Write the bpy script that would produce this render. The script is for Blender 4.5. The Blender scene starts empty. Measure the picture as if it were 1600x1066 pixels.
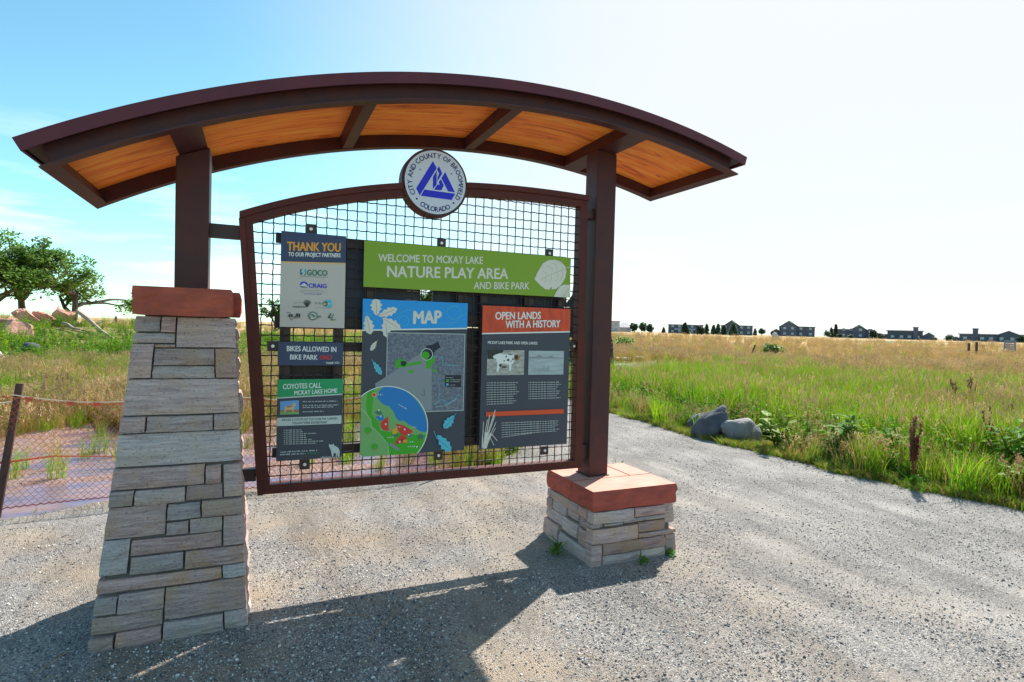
import bpy, bmesh, math, random
import numpy as np
from mathutils import Vector, Matrix, noise
random.seed(7); RNG = np.random.default_rng(11)
D = bpy.data
scene = bpy.context.scene
ROOT = scene.collection

# ------------------------------------------------------------------ camera
F_PX, YAW, PITCH, ROLL = 898.934, 0.4187248, -0.0221013, -0.0263423
CAM = np.array([0.0, 0.0, 1.6])
_f = np.array([math.sin(YAW)*math.cos(PITCH), math.cos(YAW)*math.cos(PITCH), math.sin(PITCH)])
_r = np.array([math.cos(YAW), -math.sin(YAW), 0.0]); _u = np.cross(_r, _f)
_c, _s = math.cos(ROLL), math.sin(ROLL)
CR, CU, CF = _c*_r - _s*_u, _s*_r + _c*_u, _f
cam = D.objects.new('camera', D.cameras.new('camera')); ROOT.objects.link(cam)
cam.data.sensor_width = 36; cam.data.lens = 36*F_PX/1600
cam.data.clip_start = 0.05; cam.data.clip_end = 3000
cam.matrix_world = Matrix([[CR[0], CU[0], -CF[0], CAM[0]], [CR[1], CU[1], -CF[1], CAM[1]],
                           [CR[2], CU[2], -CF[2], CAM[2]], [0, 0, 0, 1]])
scene.camera = cam
# ------------------------------------------------------------------ light
SUN_AZ = math.atan2(.80, .575)         # from +Y towards +X
SUN_EL = math.atan2(1.0, math.hypot(.80, .575))
world = D.worlds.new('World'); scene.world = world; world.use_nodes = True
wn = world.node_tree; wn.nodes.clear()
def N(t, typ, **kw):
    n = t.nodes.new(typ)
    for k, v in kw.items(): setattr(n, k, v)
    return n
SKY_STRENGTH = 0.115
sky = N(wn, 'ShaderNodeTexSky', sky_type='NISHITA', sun_disc=False, sun_elevation=SUN_EL, sun_rotation=SUN_AZ)
sky.air_density = 1.0; sky.dust_density = 1.5; sky.ozone_density = .9; sky.altitude = 1600
bg = N(wn, 'ShaderNodeBackground'); bg.inputs[1].default_value = SKY_STRENGTH
wo = N(wn, 'ShaderNodeOutputWorld')
tint = N(wn, 'ShaderNodeMix', data_type='RGBA', blend_type='MULTIPLY'); tint.inputs[0].default_value = 1
tint.inputs[7].default_value = (0.80, 1.20, 1.06, 1)
wn.links.new(sky.outputs[0], tint.inputs[6])
# thin cirrus wisps low over the horizon
tc = N(wn, 'ShaderNodeTexCoord'); mp = N(wn, 'ShaderNodeMapping'); mp.inputs['Scale'].default_value = (2.2, 2.2, 15)
mp.inputs['Location'].default_value = (3.1, 1.7, 0.4)
cn = N(wn, 'ShaderNodeTexNoise'); cn.inputs['Scale'].default_value = 1.6; cn.inputs['Detail'].default_value = 7; cn.inputs['Roughness'].default_value = .55
cr = N(wn, 'ShaderNodeValToRGB'); cr.color_ramp.elements[0].position = .49; cr.color_ramp.elements[1].position = .64
sx = N(wn, 'ShaderNodeSeparateXYZ')
hr = N(wn, 'ShaderNodeValToRGB'); e = hr.color_ramp.elements
e[0].position = .0; e[0].color = (.9, .9, .9, 1); e[1].position = .30; e[1].color = (0, 0, 0, 1)
mul = N(wn, 'ShaderNodeMath', operation='MULTIPLY')
cm = N(wn, 'ShaderNodeMix', data_type='RGBA'); cm.inputs[7].default_value = (6.8, 6.9, 7.0, 1)
L = wn.links.new
L(tc.outputs['Generated'], mp.inputs[0]); L(mp.outputs[0], cn.inputs[0]); L(cn.outputs[0], cr.inputs[0])
L(tc.outputs['Generated'], sx.inputs[0]); L(sx.outputs[2], hr.inputs[0])
L(cr.outputs[0], mul.inputs[0]); L(hr.outputs[0], mul.inputs[1]); L(mul.outputs[0], cm.inputs[0])
# broad thin veil of high cloud on the sunward side
nv = N(wn, 'ShaderNodeVectorMath', operation='NORMALIZE'); L(tc.outputs['Generated'], nv.inputs[0])
dt = N(wn, 'ShaderNodeVectorMath', operation='DOT_PRODUCT'); vd = Vector((math.sin(math.radians(66))*math.cos(math.radians(24)), math.cos(math.radians(66))*math.cos(math.radians(24)), math.sin(math.radians(24))))
dt.inputs[1].default_value = vd; L(nv.outputs[0], dt.inputs[0])
mpv = N(wn, 'ShaderNodeMapping'); mpv.inputs['Scale'].default_value = (1.2, 1.2, 3.5); L(tc.outputs['Generated'], mpv.inputs[0])
nzv = N(wn, 'ShaderNodeTexNoise'); nzv.inputs['Scale'].default_value = 1.3; nzv.inputs['Detail'].default_value = 5; L(mpv.outputs[0], nzv.inputs[0])
mav = N(wn, 'ShaderNodeMath', operation='MULTIPLY_ADD'); mav.inputs[1].default_value = .16; L(nzv.outputs[0], mav.inputs[0]); L(dt.outputs['Value'], mav.inputs[2])
mrv = N(wn, 'ShaderNodeMapRange', interpolation_type='SMOOTHSTEP'); mrv.inputs[1].default_value = .50; mrv.inputs[2].default_value = 1.04; mrv.inputs[3].default_value = 0; mrv.inputs[4].default_value = .92; L(mav.outputs[0], mrv.inputs[0])
vm = N(wn, 'ShaderNodeMix', data_type='RGBA'); vm.inputs[7].default_value = (4.45, 4.45, 4.4, 1)
L(mrv.outputs[0], vm.inputs[0]); L(tint.outputs[2], cm.inputs[6])
L(cm.outputs[2], vm.inputs[6]); L(vm.outputs[2], bg.inputs[0]); L(bg.outputs[0], wo.inputs[0])
sun = D.objects.new('sun', D.lights.new('sun', 'SUN')); ROOT.objects.link(sun)
sun.data.energy = 4.8; sun.data.angle = math.radians(.53); sun.data.color = (1, .95, .86)
sd = Vector((math.sin(SUN_AZ)*math.cos(SUN_EL), math.cos(SUN_AZ)*math.cos(SUN_EL), math.sin(SUN_EL)))
sun.rotation_euler = sd.to_track_quat('Z', 'Y').to_euler(); sun.location = (20, 15, 30)
vs = scene.view_settings
scene.display_settings.display_device = 'sRGB'
vs.view_transform = 'Standard'; vs.look = 'None'; vs.gamma = 1; vs.exposure = 0.90
try: vs.use_curve_mapping = False
except Exception: pass
scene.cycles.max_bounces = 6; scene.cycles.transparent_max_bounces = 6
scene.cycles.diffuse_bounces = 4; scene.cycles.glossy_bounces = 3

# ------------------------------------------------------------------ survey helpers
def ray(px, py): return (px-800)/F_PX*CR - (py-533)/F_PX*CU + CF
def gp(px, py, z=0.0):
    r = ray(px, py); t = (z-CAM[2])/r[2]; return CAM + r*t
def vy(px, py, y):
    r = ray(px, py); return CAM + r*(y/r[1])
def at(px, dist):
    """ground point at the bearing of an image column, dist metres away"""
    r = ray(px, 515); h = math.hypot(r[0], r[1])
    x, y = r[0]/h*dist, r[1]/h*dist
    return Vector((x, y, terrain(x, y)))
def sstep(a, b, x):
    t = np.clip((x-a)/(b-a), 0, 1); return t*t*(3-2*t)
BM = gp(95, 533); _h = math.hypot(BM[0], BM[1]); BERM = (BM[0]/_h*41, BM[1]/_h*41); BDIR = (BERM[0]/41, BERM[1]/41)
def terrain(x, y):
    r = np.hypot(x, y)
    z = 1.15*sstep(45, 170, r)
    dx, dy = x-BERM[0], y-BERM[1]
    a = dx*BDIR[0]+dy*BDIR[1]; b = -dx*BDIR[1]+dy*BDIR[0]
    z = z + 1.15*np.exp(-(a/7.5)**2-(b/10.0)**2)
    z = z + .12*np.sin(x*.21+1)*np.sin(y*.17)*sstep(12, 30, r)
    # wet hollow behind the orange fence
    z = z - .17*np.exp(-((x+2.2)/5.3)**6-((y-8.3)/2.9)**6)
    return z

# ------------------------------------------------------------------ object helpers
def tag(o, label=None, cat=None, group=None, kind=None):
    if label: o['label'] = label
    if cat: o['category'] = cat
    if group: o['group'] = group
    if kind: o['kind'] = kind
    return o
def empty(name, loc=(0, 0, 0), rz=0, label=None, cat=None, group=None):
    o = D.objects.new(name, None); ROOT.objects.link(o); o.location = loc; o.rotation_euler = (0, 0, rz)
    return tag(o, label, cat, group)
class MB:
    def __init__(s): s.v = []; s.f = []; s.m = []; s.n = 0
    def add(s, v, f, mi=0):
        b = s.n; v = [tuple(map(float, p)) for p in v]; s.v += v; s.n += len(v)
        s.f += [tuple(i+b for i in q) for q in f]; s.m += [mi]*len(f)
    def box(s, x0, x1, y0, y1, z0, z1, mi=0):
        s.add([(x0, y0, z0), (x1, y0, z0), (x1, y1, z0), (x0, y1, z0), (x0, y0, z1), (x1, y0, z1), (x1, y1, z1), (x0, y1, z1)],
              [(0, 3, 2, 1), (4, 5, 6, 7), (0, 1, 5, 4), (1, 2, 6, 5), (2, 3, 7, 6), (3, 0, 4, 7)], mi)
    def hexa(s, p, mi=0):
        s.add(p, [(0, 3, 2, 1), (4, 5, 6, 7), (0, 1, 5, 4), (1, 2, 6, 5), (2, 3, 7, 6), (3, 0, 4, 7)], mi)
    def tube(s, pts, rad, seg=6, mi=0, cap=True):
        pts = [Vector(p) for p in pts]; n = len(pts)
        if not hasattr(rad, '__len__'): rad = [rad]*n
        vs_ = []; 
        for i, p in enumerate(pts):
            d = (pts[min(i+1, n-1)]-pts[max(i-1, 0)]).normalized()
            a = Vector((0, 0, 1)) if abs(d.z) < .9 else Vector((1, 0, 0))
            u = d.cross(a).normalized(); w = d.cross(u).normalized()
            for k in range(seg):
                t = 2*math.pi*k/seg; vs_.append(p+(u*math.cos(t)+w*math.sin(t))*rad[i])
        fs = [(i*seg+k, i*seg+(k+1) % seg, (i+1)*seg+(k+1) % seg, (i+1)*seg+k) for i in range(n-1) for k in range(seg)]
        if cap: fs += [tuple(range(seg))[::-1], tuple(range((n-1)*seg, n*seg))]
        s.add(vs_, fs, mi)
    def mesh(s, name, mats, smooth=False):
        me = D.meshes.new(name); me.from_pydata(s.v, [], s.f)
        for m in (mats if isinstance(mats, (list, tuple)) else [mats]): me.materials.append(m)
        me.polygons.foreach_set('material_index', s.m)
        if smooth: me.polygons.foreach_set('use_smooth', [True]*len(s.f))
        me.update(); return me
    def build(s, name, mats, parent=None, smooth=False, bevel=0, **kw):
        o = D.objects.new(name, s.mesh(name, mats, smooth)); ROOT.objects.link(o)
        if parent is not None: o.parent = parent
        if bevel:
            b = o.modifiers.new('bevel', 'BEVEL'); b.width = bevel; b.segments = 2; b.limit_method = 'ANGLE'
        return tag(o, **kw)
def npmesh(name, V, Fq, mats, mi=None, smooth=False):
    me = D.meshes.new(name); V = np.asarray(V, 'f'); Fq = np.asarray(Fq, 'i'); k = Fq.shape[1]
    me.vertices.add(len(V)); me.vertices.foreach_set('co', V.ravel())
    me.loops.add(Fq.size); me.loops.foreach_set('vertex_index', Fq.ravel())
    me.polygons.add(len(Fq)); me.polygons.foreach_set('loop_start', np.arange(0, Fq.size, k))
    for m in mats: me.materials.append(m)
    if mi is not None: me.polygons.foreach_set('material_index', np.asarray(mi, 'i'))
    if smooth: me.polygons.foreach_set('use_smooth', np.ones(len(Fq), bool))
    me.update(calc_edges=True); me.validate(); return me
def link(name, me, parent=None, **kw):
    o = D.objects.new(name, me); ROOT.objects.link(o)
    if parent is not None: o.parent = parent
    return tag(o, **kw)

# ------------------------------------------------------------------ materials
def mat(name, col, rough=.8, var=None, scale=8, bump=0, bscale=40, rnd=0, metal=0, stretch=(1, 1, 1), trans=0, coord='Object', spec=.5, detail=6, bdist=.01, rough2=None):
    m = D.materials.new(name); m.use_nodes = True; t = m.node_tree; p = t.nodes['Principled BSDF']; l = t.links.new
    p.inputs['Roughness'].default_value = rough; p.inputs['Metallic'].default_value = metal
    p.inputs['Specular IOR Level'].default_value = spec
    c = N(t, 'ShaderNodeRGB'); c.outputs[0].default_value = (*col, 1); out = c.outputs[0]
    co = N(t, 'ShaderNodeTexCoord'); mpn = N(t, 'ShaderNodeMapping'); mpn.inputs['Scale'].default_value = stretch
    l(co.outputs[coord], mpn.inputs[0])
    if var is not None:
        nz = N(t, 'ShaderNodeTexNoise'); nz.inputs['Scale'].default_value = scale; nz.inputs['Detail'].default_value = detail
        l(mpn.outputs[0], nz.inputs[0])
        rp = N(t, 'ShaderNodeValToRGB'); rp.color_ramp.elements[0].position = .35; rp.color_ramp.elements[1].position = .66
        l(nz.outputs[0], rp.inputs[0])
        mx = N(t, 'ShaderNodeMix', data_type='RGBA'); l(rp.outputs[0], mx.inputs[0]); l(out, mx.inputs[6]); mx.inputs[7].default_value = (*var, 1)
        out = mx.outputs[2]
    if rnd:
        oi = N(t, 'ShaderNodeObjectInfo'); hs = N(t, 'ShaderNodeHueSaturation')
        mr = N(t, 'ShaderNodeMapRange'); mr.inputs[3].default_value = 1-rnd; mr.inputs[4].default_value = 1+rnd
        l(oi.outputs['Random'], mr.inputs[0]); l(mr.outputs[0], hs.inputs['Value'])
        m2 = N(t, 'ShaderNodeMath', operation='MULTIPLY'); m2.inputs[1].default_value = 7.31; l(oi.outputs['Random'], m2.inputs[0])
        m3 = N(t, 'ShaderNodeMath', operation='FRACT'); l(m2.outputs[0], m3.inputs[0])
        mr2 = N(t, 'ShaderNodeMapRange'); mr2.inputs[3].default_value = .5-rnd*.06; mr2.inputs[4].default_value = .5+rnd*.06
        l(m3.outputs[0], mr2.inputs[0]); l(mr2.outputs[0], hs.inputs['Hue']); l(out, hs.inputs['Color']); out = hs.outputs[0]
    l(out, p.inputs['Base Color'])
    if bump:
        bn = N(t, 'ShaderNodeTexNoise'); bn.inputs['Scale'].default_value = bscale; bn.inputs['Detail'].default_value = 8; l(mpn.outputs[0], bn.inputs[0])
        b = N(t, 'ShaderNodeBump'); b.inputs['Strength'].default_value = bump; b.inputs['Distance'].default_value = bdist
        l(bn.outputs[0], b.inputs['Height']); l(b.outputs[0], p.inputs['Normal'])
    if trans:
        tr = N(t, 'ShaderNodeBsdfTranslucent'); l(out, tr.inputs[0]); ms = N(t, 'ShaderNodeMixShader'); ms.inputs[0].default_value = trans
        l(p.outputs[0], ms.inputs[1]); l(tr.outputs[0], ms.inputs[2]); l(ms.outputs[0], t.nodes['Material Output'].inputs[0])
    return m
M = {}
M['steel'] = mat('powder_coated_steel', (.090, .025, .021), .5, spec=.3, var=(.066, .022, .027), scale=9, bump=.15, bscale=260, bdist=.002)
M['steel_dark'] = mat('dark_steel', (.050, .020, .017), .5, var=(.05, .02, .016), scale=14, bump=.1, bscale=200, bdist=.002)
M['steel_red'] = mat('rust_brown_steel', (.115, .018, .010), .5, spec=.3, var=(.085, .016, .012), scale=11, bump=.15, bscale=220, bdist=.002)
M['flash'] = mat('purple_brown_flashing', (.135, .028, .040), .55, spec=.3, var=(.105, .024, .036), scale=5, bump=.05, bscale=150, bdist=.002)
M['wire'] = mat('wire_steel', (.022, .012, .013), .5)
M['bolt'] = mat('bolt_zinc', (.75, .73, .68), .35, metal=.6)
M['captop'] = mat('pink_sunlit_sandstone', (.62, .335, .265), .9, var=(.54, .27, .21), scale=6, bump=.3, bscale=60, bdist=.003)  # cap tops paler than the red sides: sunlight put into the colour
M['cap'] = mat('red_sandstone', (.47, .095, .055), .85, var=(.33, .07, .045), scale=10, bump=.7, bscale=45, rnd=.06, stretch=(1, 1, 2.4), bdist=.008)
M['rockred'] = mat('pink_sandstone', (.62, .33, .26), .9, var=(.46, .20, .15), scale=2, bump=.6, bscale=9, rnd=.1, bdist=.05)
M['core'] = mat('mortar', (.14, .12, .105), .95)
M['boulder'] = mat('grey_granite', (.20, .19, .20), .85, var=(.30, .28, .28), scale=5, bump=1, bscale=34, rnd=.12, bdist=.03)
M['boulder_dark'] = mat('dark_basalt', (.060, .065, .085), .85, var=(.10, .10, .12), scale=5, bump=.8, bscale=22, bdist=.02)
M['green'] = mat('grass_green', (.13, .32, .006), .6, rnd=.35, trans=.58, var=(.24, .38, .010), scale=1.5)
M['green2'] = mat('grass_olive', (.145, .235, .025), .6, rnd=.3, trans=.45, var=(.21, .24, .035), scale=1.5)
M['dry'] = mat('grass_dry', (.52, .285, .080), .7, rnd=.25, trans=.38, var=(.50, .35, .15), scale=2)
M['seed'] = mat('grass_seed', (.48, .32, .17), .8, rnd=.25, trans=.3)
M['leaf'] = mat('broad_leaf', (.075, .25, .012), .6, spec=.2, rnd=.25, trans=.4, var=(.16, .30, .04), scale=5)
M['leafy'] = mat('yellow_green_leaf', (.19, .36, .014), .6, spec=.2, rnd=.25, trans=.4)
M['dock'] = mat('rust_red_seed', (.17, .035, .018), .85, var=(.24, .075, .035), scale=20, rnd=.15)
M['crown'] = mat('cottonwood_leaf', (.085, .19, .022), .6, rnd=.2, trans=.4, var=(.16, .28, .04), scale=.7)
M['conifer'] = mat('conifer_needles', (.050, .100, .065), .7, rnd=.3, trans=.2, var=(.08, .14, .075), scale=.8)  # bluish tone: slight distance haze put into the needle colour
M['bark'] = mat('bark', (.11, .085, .065), .9, var=(.06, .045, .035), scale=3, bump=.6, bscale=12, bdist=.05)
M['deadwood'] = mat('weathered_wood', (.42, .32, .24), .9, var=(.30, .22, .17), scale=5, bump=.4, bscale=20, rnd=.15)
M['greywood'] = mat('grey_wood', (.25, .22, .19), .9, var=(.17, .15, .13), scale=5, bump=.4, bscale=20)
M['orange'] = mat('orange_netting', (.78, .17, .05), .6, var=(.58, .10, .06), scale=1.2, trans=.1)
M['rope'] = mat('pale_rope', (.62, .55, .45), .8)
M['tpost'] = mat('brown_fence_post', (.05, .022, .018), .7, bump=.2)
M['white'] = mat('white_pvc', (.75, .75, .72), .5)
M['cream'] = mat('print_cream', (.78, .72, .62), .55)
M['slate'] = mat('print_slate', (.052, .057, .080), .50)
M['navy'] = mat('print_navy', (.042, .060, .125), .50)
M['navy2'] = mat('print_navy_header', (.040, .058, .130), .50)
M['boardgrey'] = mat('print_warm_grey', (.62, .54, .48), .55)
M['orangeprint'] = mat('print_orange', (.90, .38, .035), .55)
M['orangepale'] = mat('print_pale_orange', (.80, .50, .22), .55)
M['greenprint'] = mat('print_olive_green', (.25, .39, .022), .55)
M['blueprint'] = mat('print_bright_blue', (.012, .33, .80), .5)
M['redprint'] = mat('print_vermilion', (.84, .085, .02), .55, var=(.55, .06, .02), scale=9, stretch=(2.4, 1, .7))
M['redflat'] = mat('print_red', (.72, .045, .025), .55)
M['redband'] = mat('print_red_band', (.80, .085, .02), .55)
M['emerald'] = mat('print_emerald', (.012, .34, .12), .5)
M['lightblue'] = mat('print_light_blue', (.10, .52, .66), .55)
M['lakeblue'] = mat('print_lake_blue', (.01, .21, .55), .5)
M['mapgreen'] = mat('print_map_green', (.055, .42, .012), .55)
M['mapsage'] = mat('print_map_sage', (.21, .45, .14), .55)
M['mapdark'] = mat('print_dark', (.014, .018, .035), .5)
M['whiteprint'] = mat('print_white', (.86, .85, .81), .55)
M['greyprint'] = mat('print_pale_grey', (.62, .65, .60), .55)
M['textgrey'] = mat('print_text_grey', (.28, .29, .31), .55)
M['blackprint'] = mat('print_black', (.03, .03, .03), .55)
M['forest'] = mat('print_forest', (.05, .20, .12), .55)
M['royal'] = mat('enamel_royal_blue', (.016, .010, .62), .4)
M['sealwhite'] = mat('enamel_white', (.70, .71, .82), .4)
M['aerial'] = mat('print_aerial', (.11, .125, .17), .6, var=(.24, .25, .29), scale=75, detail=4)
M['tan'] = mat('print_tan', (.40, .22, .09), .6)
M['photosky'] = mat('print_photo_sky', (.16, .38, .72), .6)
M['photopale'] = mat('print_photo_pale', (.48, .54, .55), .6, var=(.36, .43, .44), scale=30, stretch=(.4, 1, 2))
M['photocow'] = mat('print_photo_ground', (.55, .53, .47), .6, var=(.30, .27, .22), scale=38, stretch=(.6, 1, 1.6))
M['steelback'] = mat('sign_back', (.050, .052, .085), .5, var=(.04, .04, .06), scale=3)
M['steelback2'] = mat('sign_back_brown', (.045, .024, .022), .5)

def wood_mat():
    m = mat('orange_plywood', (.80, .27, .045), .65); t = m.node_tree; l = t.links.new; p = t.nodes['Principled BSDF']
    tc_ = N(t, 'ShaderNodeTexCoord'); mp_ = N(t, 'ShaderNodeMapping'); mp_.inputs['Scale'].default_value = (1.1, 9, 1)
    oi = N(t, 'ShaderNodeObjectInfo'); l(tc_.outputs['Object'], mp_.inputs[0])
    ad = N(t, 'ShaderNodeVectorMath', operation='ADD'); cx_ = N(t, 'ShaderNodeCombineXYZ')
    m5 = N(t, 'ShaderNodeMath', operation='MULTIPLY'); m5.inputs[1].default_value = 30
    l(oi.outputs['Random'], m5.inputs[0]); l(m5.outputs[0], cx_.inputs[1]); l(mp_.outputs[0], ad.inputs[0]); l(cx_.outputs[0], ad.inputs[1])
    n1 = N(t, 'ShaderNodeTexNoise'); n1.inputs['Scale'].default_value = 1.5; n1.inputs['Detail'].default_value = 9; n1.inputs['Roughness'].default_value = .68; n1.inputs['Distortion'].default_value = 1.6
    l(ad.outputs[0], n1.inputs[0])
    r1 = N(t, 'ShaderNodeValToRGB'); e_ = r1.color_ramp.elements
    e_[0].position = .30; e_[0].color = (.46, .070, .006, 1); e_[1].position = .64; e_[1].color = (1.0, .40, .05, 1)
    x_ = r1.color_ramp.elements.new(.46); x_.color = (.95, .225, .016, 1)
    l(n1.outputs[0], r1.inputs[0])
    v = N(t, 'ShaderNodeTexVoronoi'); v.inputs['Scale'].default_value = 2.2; mpk = N(t, 'ShaderNodeMapping'); mpk.inputs['Scale'].default_value = (1, 2.2, 1)
    l(tc_.outputs['Object'], mpk.inputs[0]); l(mpk.outputs[0], v.inputs[0])
    kr = N(t, 'ShaderNodeValToRGB'); k_ = kr.color_ramp.elements; k_[0].position = .03; k_[0].color = (0, 0, 0, 1); k_[1].position = .07; k_[1].color = (1, 1, 1, 1)
    l(v.outputs['Distance'], kr.inputs[0])
    mx = N(t, 'ShaderNodeMix', data_type='RGBA'); mx.inputs[6].default_value = (.20, .045, .01, 1); l(kr.outputs[0], mx.inputs[0]); l(r1.outputs[0], mx.inputs[7])
    l(mx.outputs[2], p.inputs['Base Color']); return m
M['wood'] = wood_mat()

def strata_mat(name, a, b, c_):
    """layered buff sandstone: thin beds, pits and rusty patches; each stone differs a little"""
    m = mat(name, a, .92); t = m.node_tree; l = t.links.new; p = t.nodes['Principled BSDF']
    tcn = N(t, 'ShaderNodeTexCoord'); oi = N(t, 'ShaderNodeObjectInfo')
    cmb = N(t, 'ShaderNodeCombineXYZ'); mm = N(t, 'ShaderNodeMath', operation='MULTIPLY'); mm.inputs[1].default_value = 17
    l(oi.outputs['Random'], mm.inputs[0]); l(mm.outputs[0], cmb.inputs[2]); l(mm.outputs[0], cmb.inputs[0])
    ad = N(t, 'ShaderNodeVectorMath', operation='ADD'); l(tcn.outputs['Object'], ad.inputs[0]); l(cmb.outputs[0], ad.inputs[1])
    mpn = N(t, 'ShaderNodeMapping'); mpn.inputs['Scale'].default_value = (3.6, 3.6, 46); l(ad.outputs[0], mpn.inputs[0])
    n1 = N(t, 'ShaderNodeTexNoise'); n1.inputs['Scale'].default_value = 1.5; n1.inputs['Detail'].default_value = 7; n1.inputs['Roughness'].default_value = .65; n1.inputs['Distortion'].default_value = .9; l(mpn.outputs[0], n1.inputs[0])
    r1 = N(t, 'ShaderNodeValToRGB'); e_ = r1.color_ramp.elements; e_[0].position = .34; e_[0].color = (*b, 1); e_[1].position = .62; e_[1].color = (*a, 1)
    l(n1.outputs[0], r1.inputs[0])
    n2 = N(t, 'ShaderNodeTexNoise'); n2.inputs['Scale'].default_value = 6; n2.inputs['Detail'].default_value = 6; l(ad.outputs[0], n2.inputs[0])
    r2 = N(t, 'ShaderNodeValToRGB'); r2.color_ramp.elements[0].position = .46; r2.color_ramp.elements[1].position = .70
    l(n2.outputs[0], r2.inputs[0])
    mx = N(t, 'ShaderNodeMix', data_type='RGBA'); l(r2.outputs[0], mx.inputs[0]); l(r1.outputs[0], mx.inputs[6]); mx.inputs[7].default_value = (*c_, 1)
    hs = N(t, 'ShaderNodeHueSaturation'); mr = N(t, 'ShaderNodeMapRange'); mr.inputs[3].default_value = .78; mr.inputs[4].default_value = 1.15
    l(oi.outputs['Random'], mr.inputs[0]); l(mr.outputs[0], hs.inputs['Value']); l(mx.outputs[2], hs.inputs['Color'])
    mr3 = N(t, 'ShaderNodeMapRange'); mr3.inputs[3].default_value = .6; mr3.inputs[4].default_value = 1.35
    fr = N(t, 'ShaderNodeMath', operation='FRACT'); l(mm.outputs[0], fr.inputs[0]); l(fr.outputs[0], mr3.inputs[0]); l(mr3.outputs[0], hs.inputs['Saturation'])
    l(hs.outputs[0], p.inputs['Base Color'])
    n3 = N(t, 'ShaderNodeTexNoise'); n3.inputs['Scale'].default_value = 70; n3.inputs['Detail'].default_value = 6; l(ad.outputs[0], n3.inputs[0])
    vo = N(t, 'ShaderNodeTexVoronoi'); vo.inputs['Scale'].default_value = 55; l(ad.outputs[0], vo.inputs[0])
    vr = N(t, 'ShaderNodeValToRGB'); vr.color_ramp.elements[0].position = .08; vr.color_ramp.elements[1].position = .26; l(vo.outputs['Distance'], vr.inputs[0])
    s1 = N(t, 'ShaderNodeMath', operation='MULTIPLY_ADD'); s1.inputs[1].default_value = .75; l(n1.outputs[0], s1.inputs[0]); l(n3.outputs[0], s1.inputs[2])
    s2 = N(t, 'ShaderNodeMath', operation='MULTIPLY_ADD'); s2.inputs[1].default_value = .60; l(vr.outputs[0], s2.inputs[0]); l(s1.outputs[0], s2.inputs[2])
    bp = N(t, 'ShaderNodeBump'); bp.inputs['Strength'].default_value = .8; bp.inputs['Distance'].default_value = .014; l(s2.outputs[0], bp.inputs['Height']); l(bp.outputs[0], p.inputs['Normal'])
    return m
M['stone'] = strata_mat('buff_sandstone', (.60, .44, .41), (.34, .232, .222), (.52, .345, .25))

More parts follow.
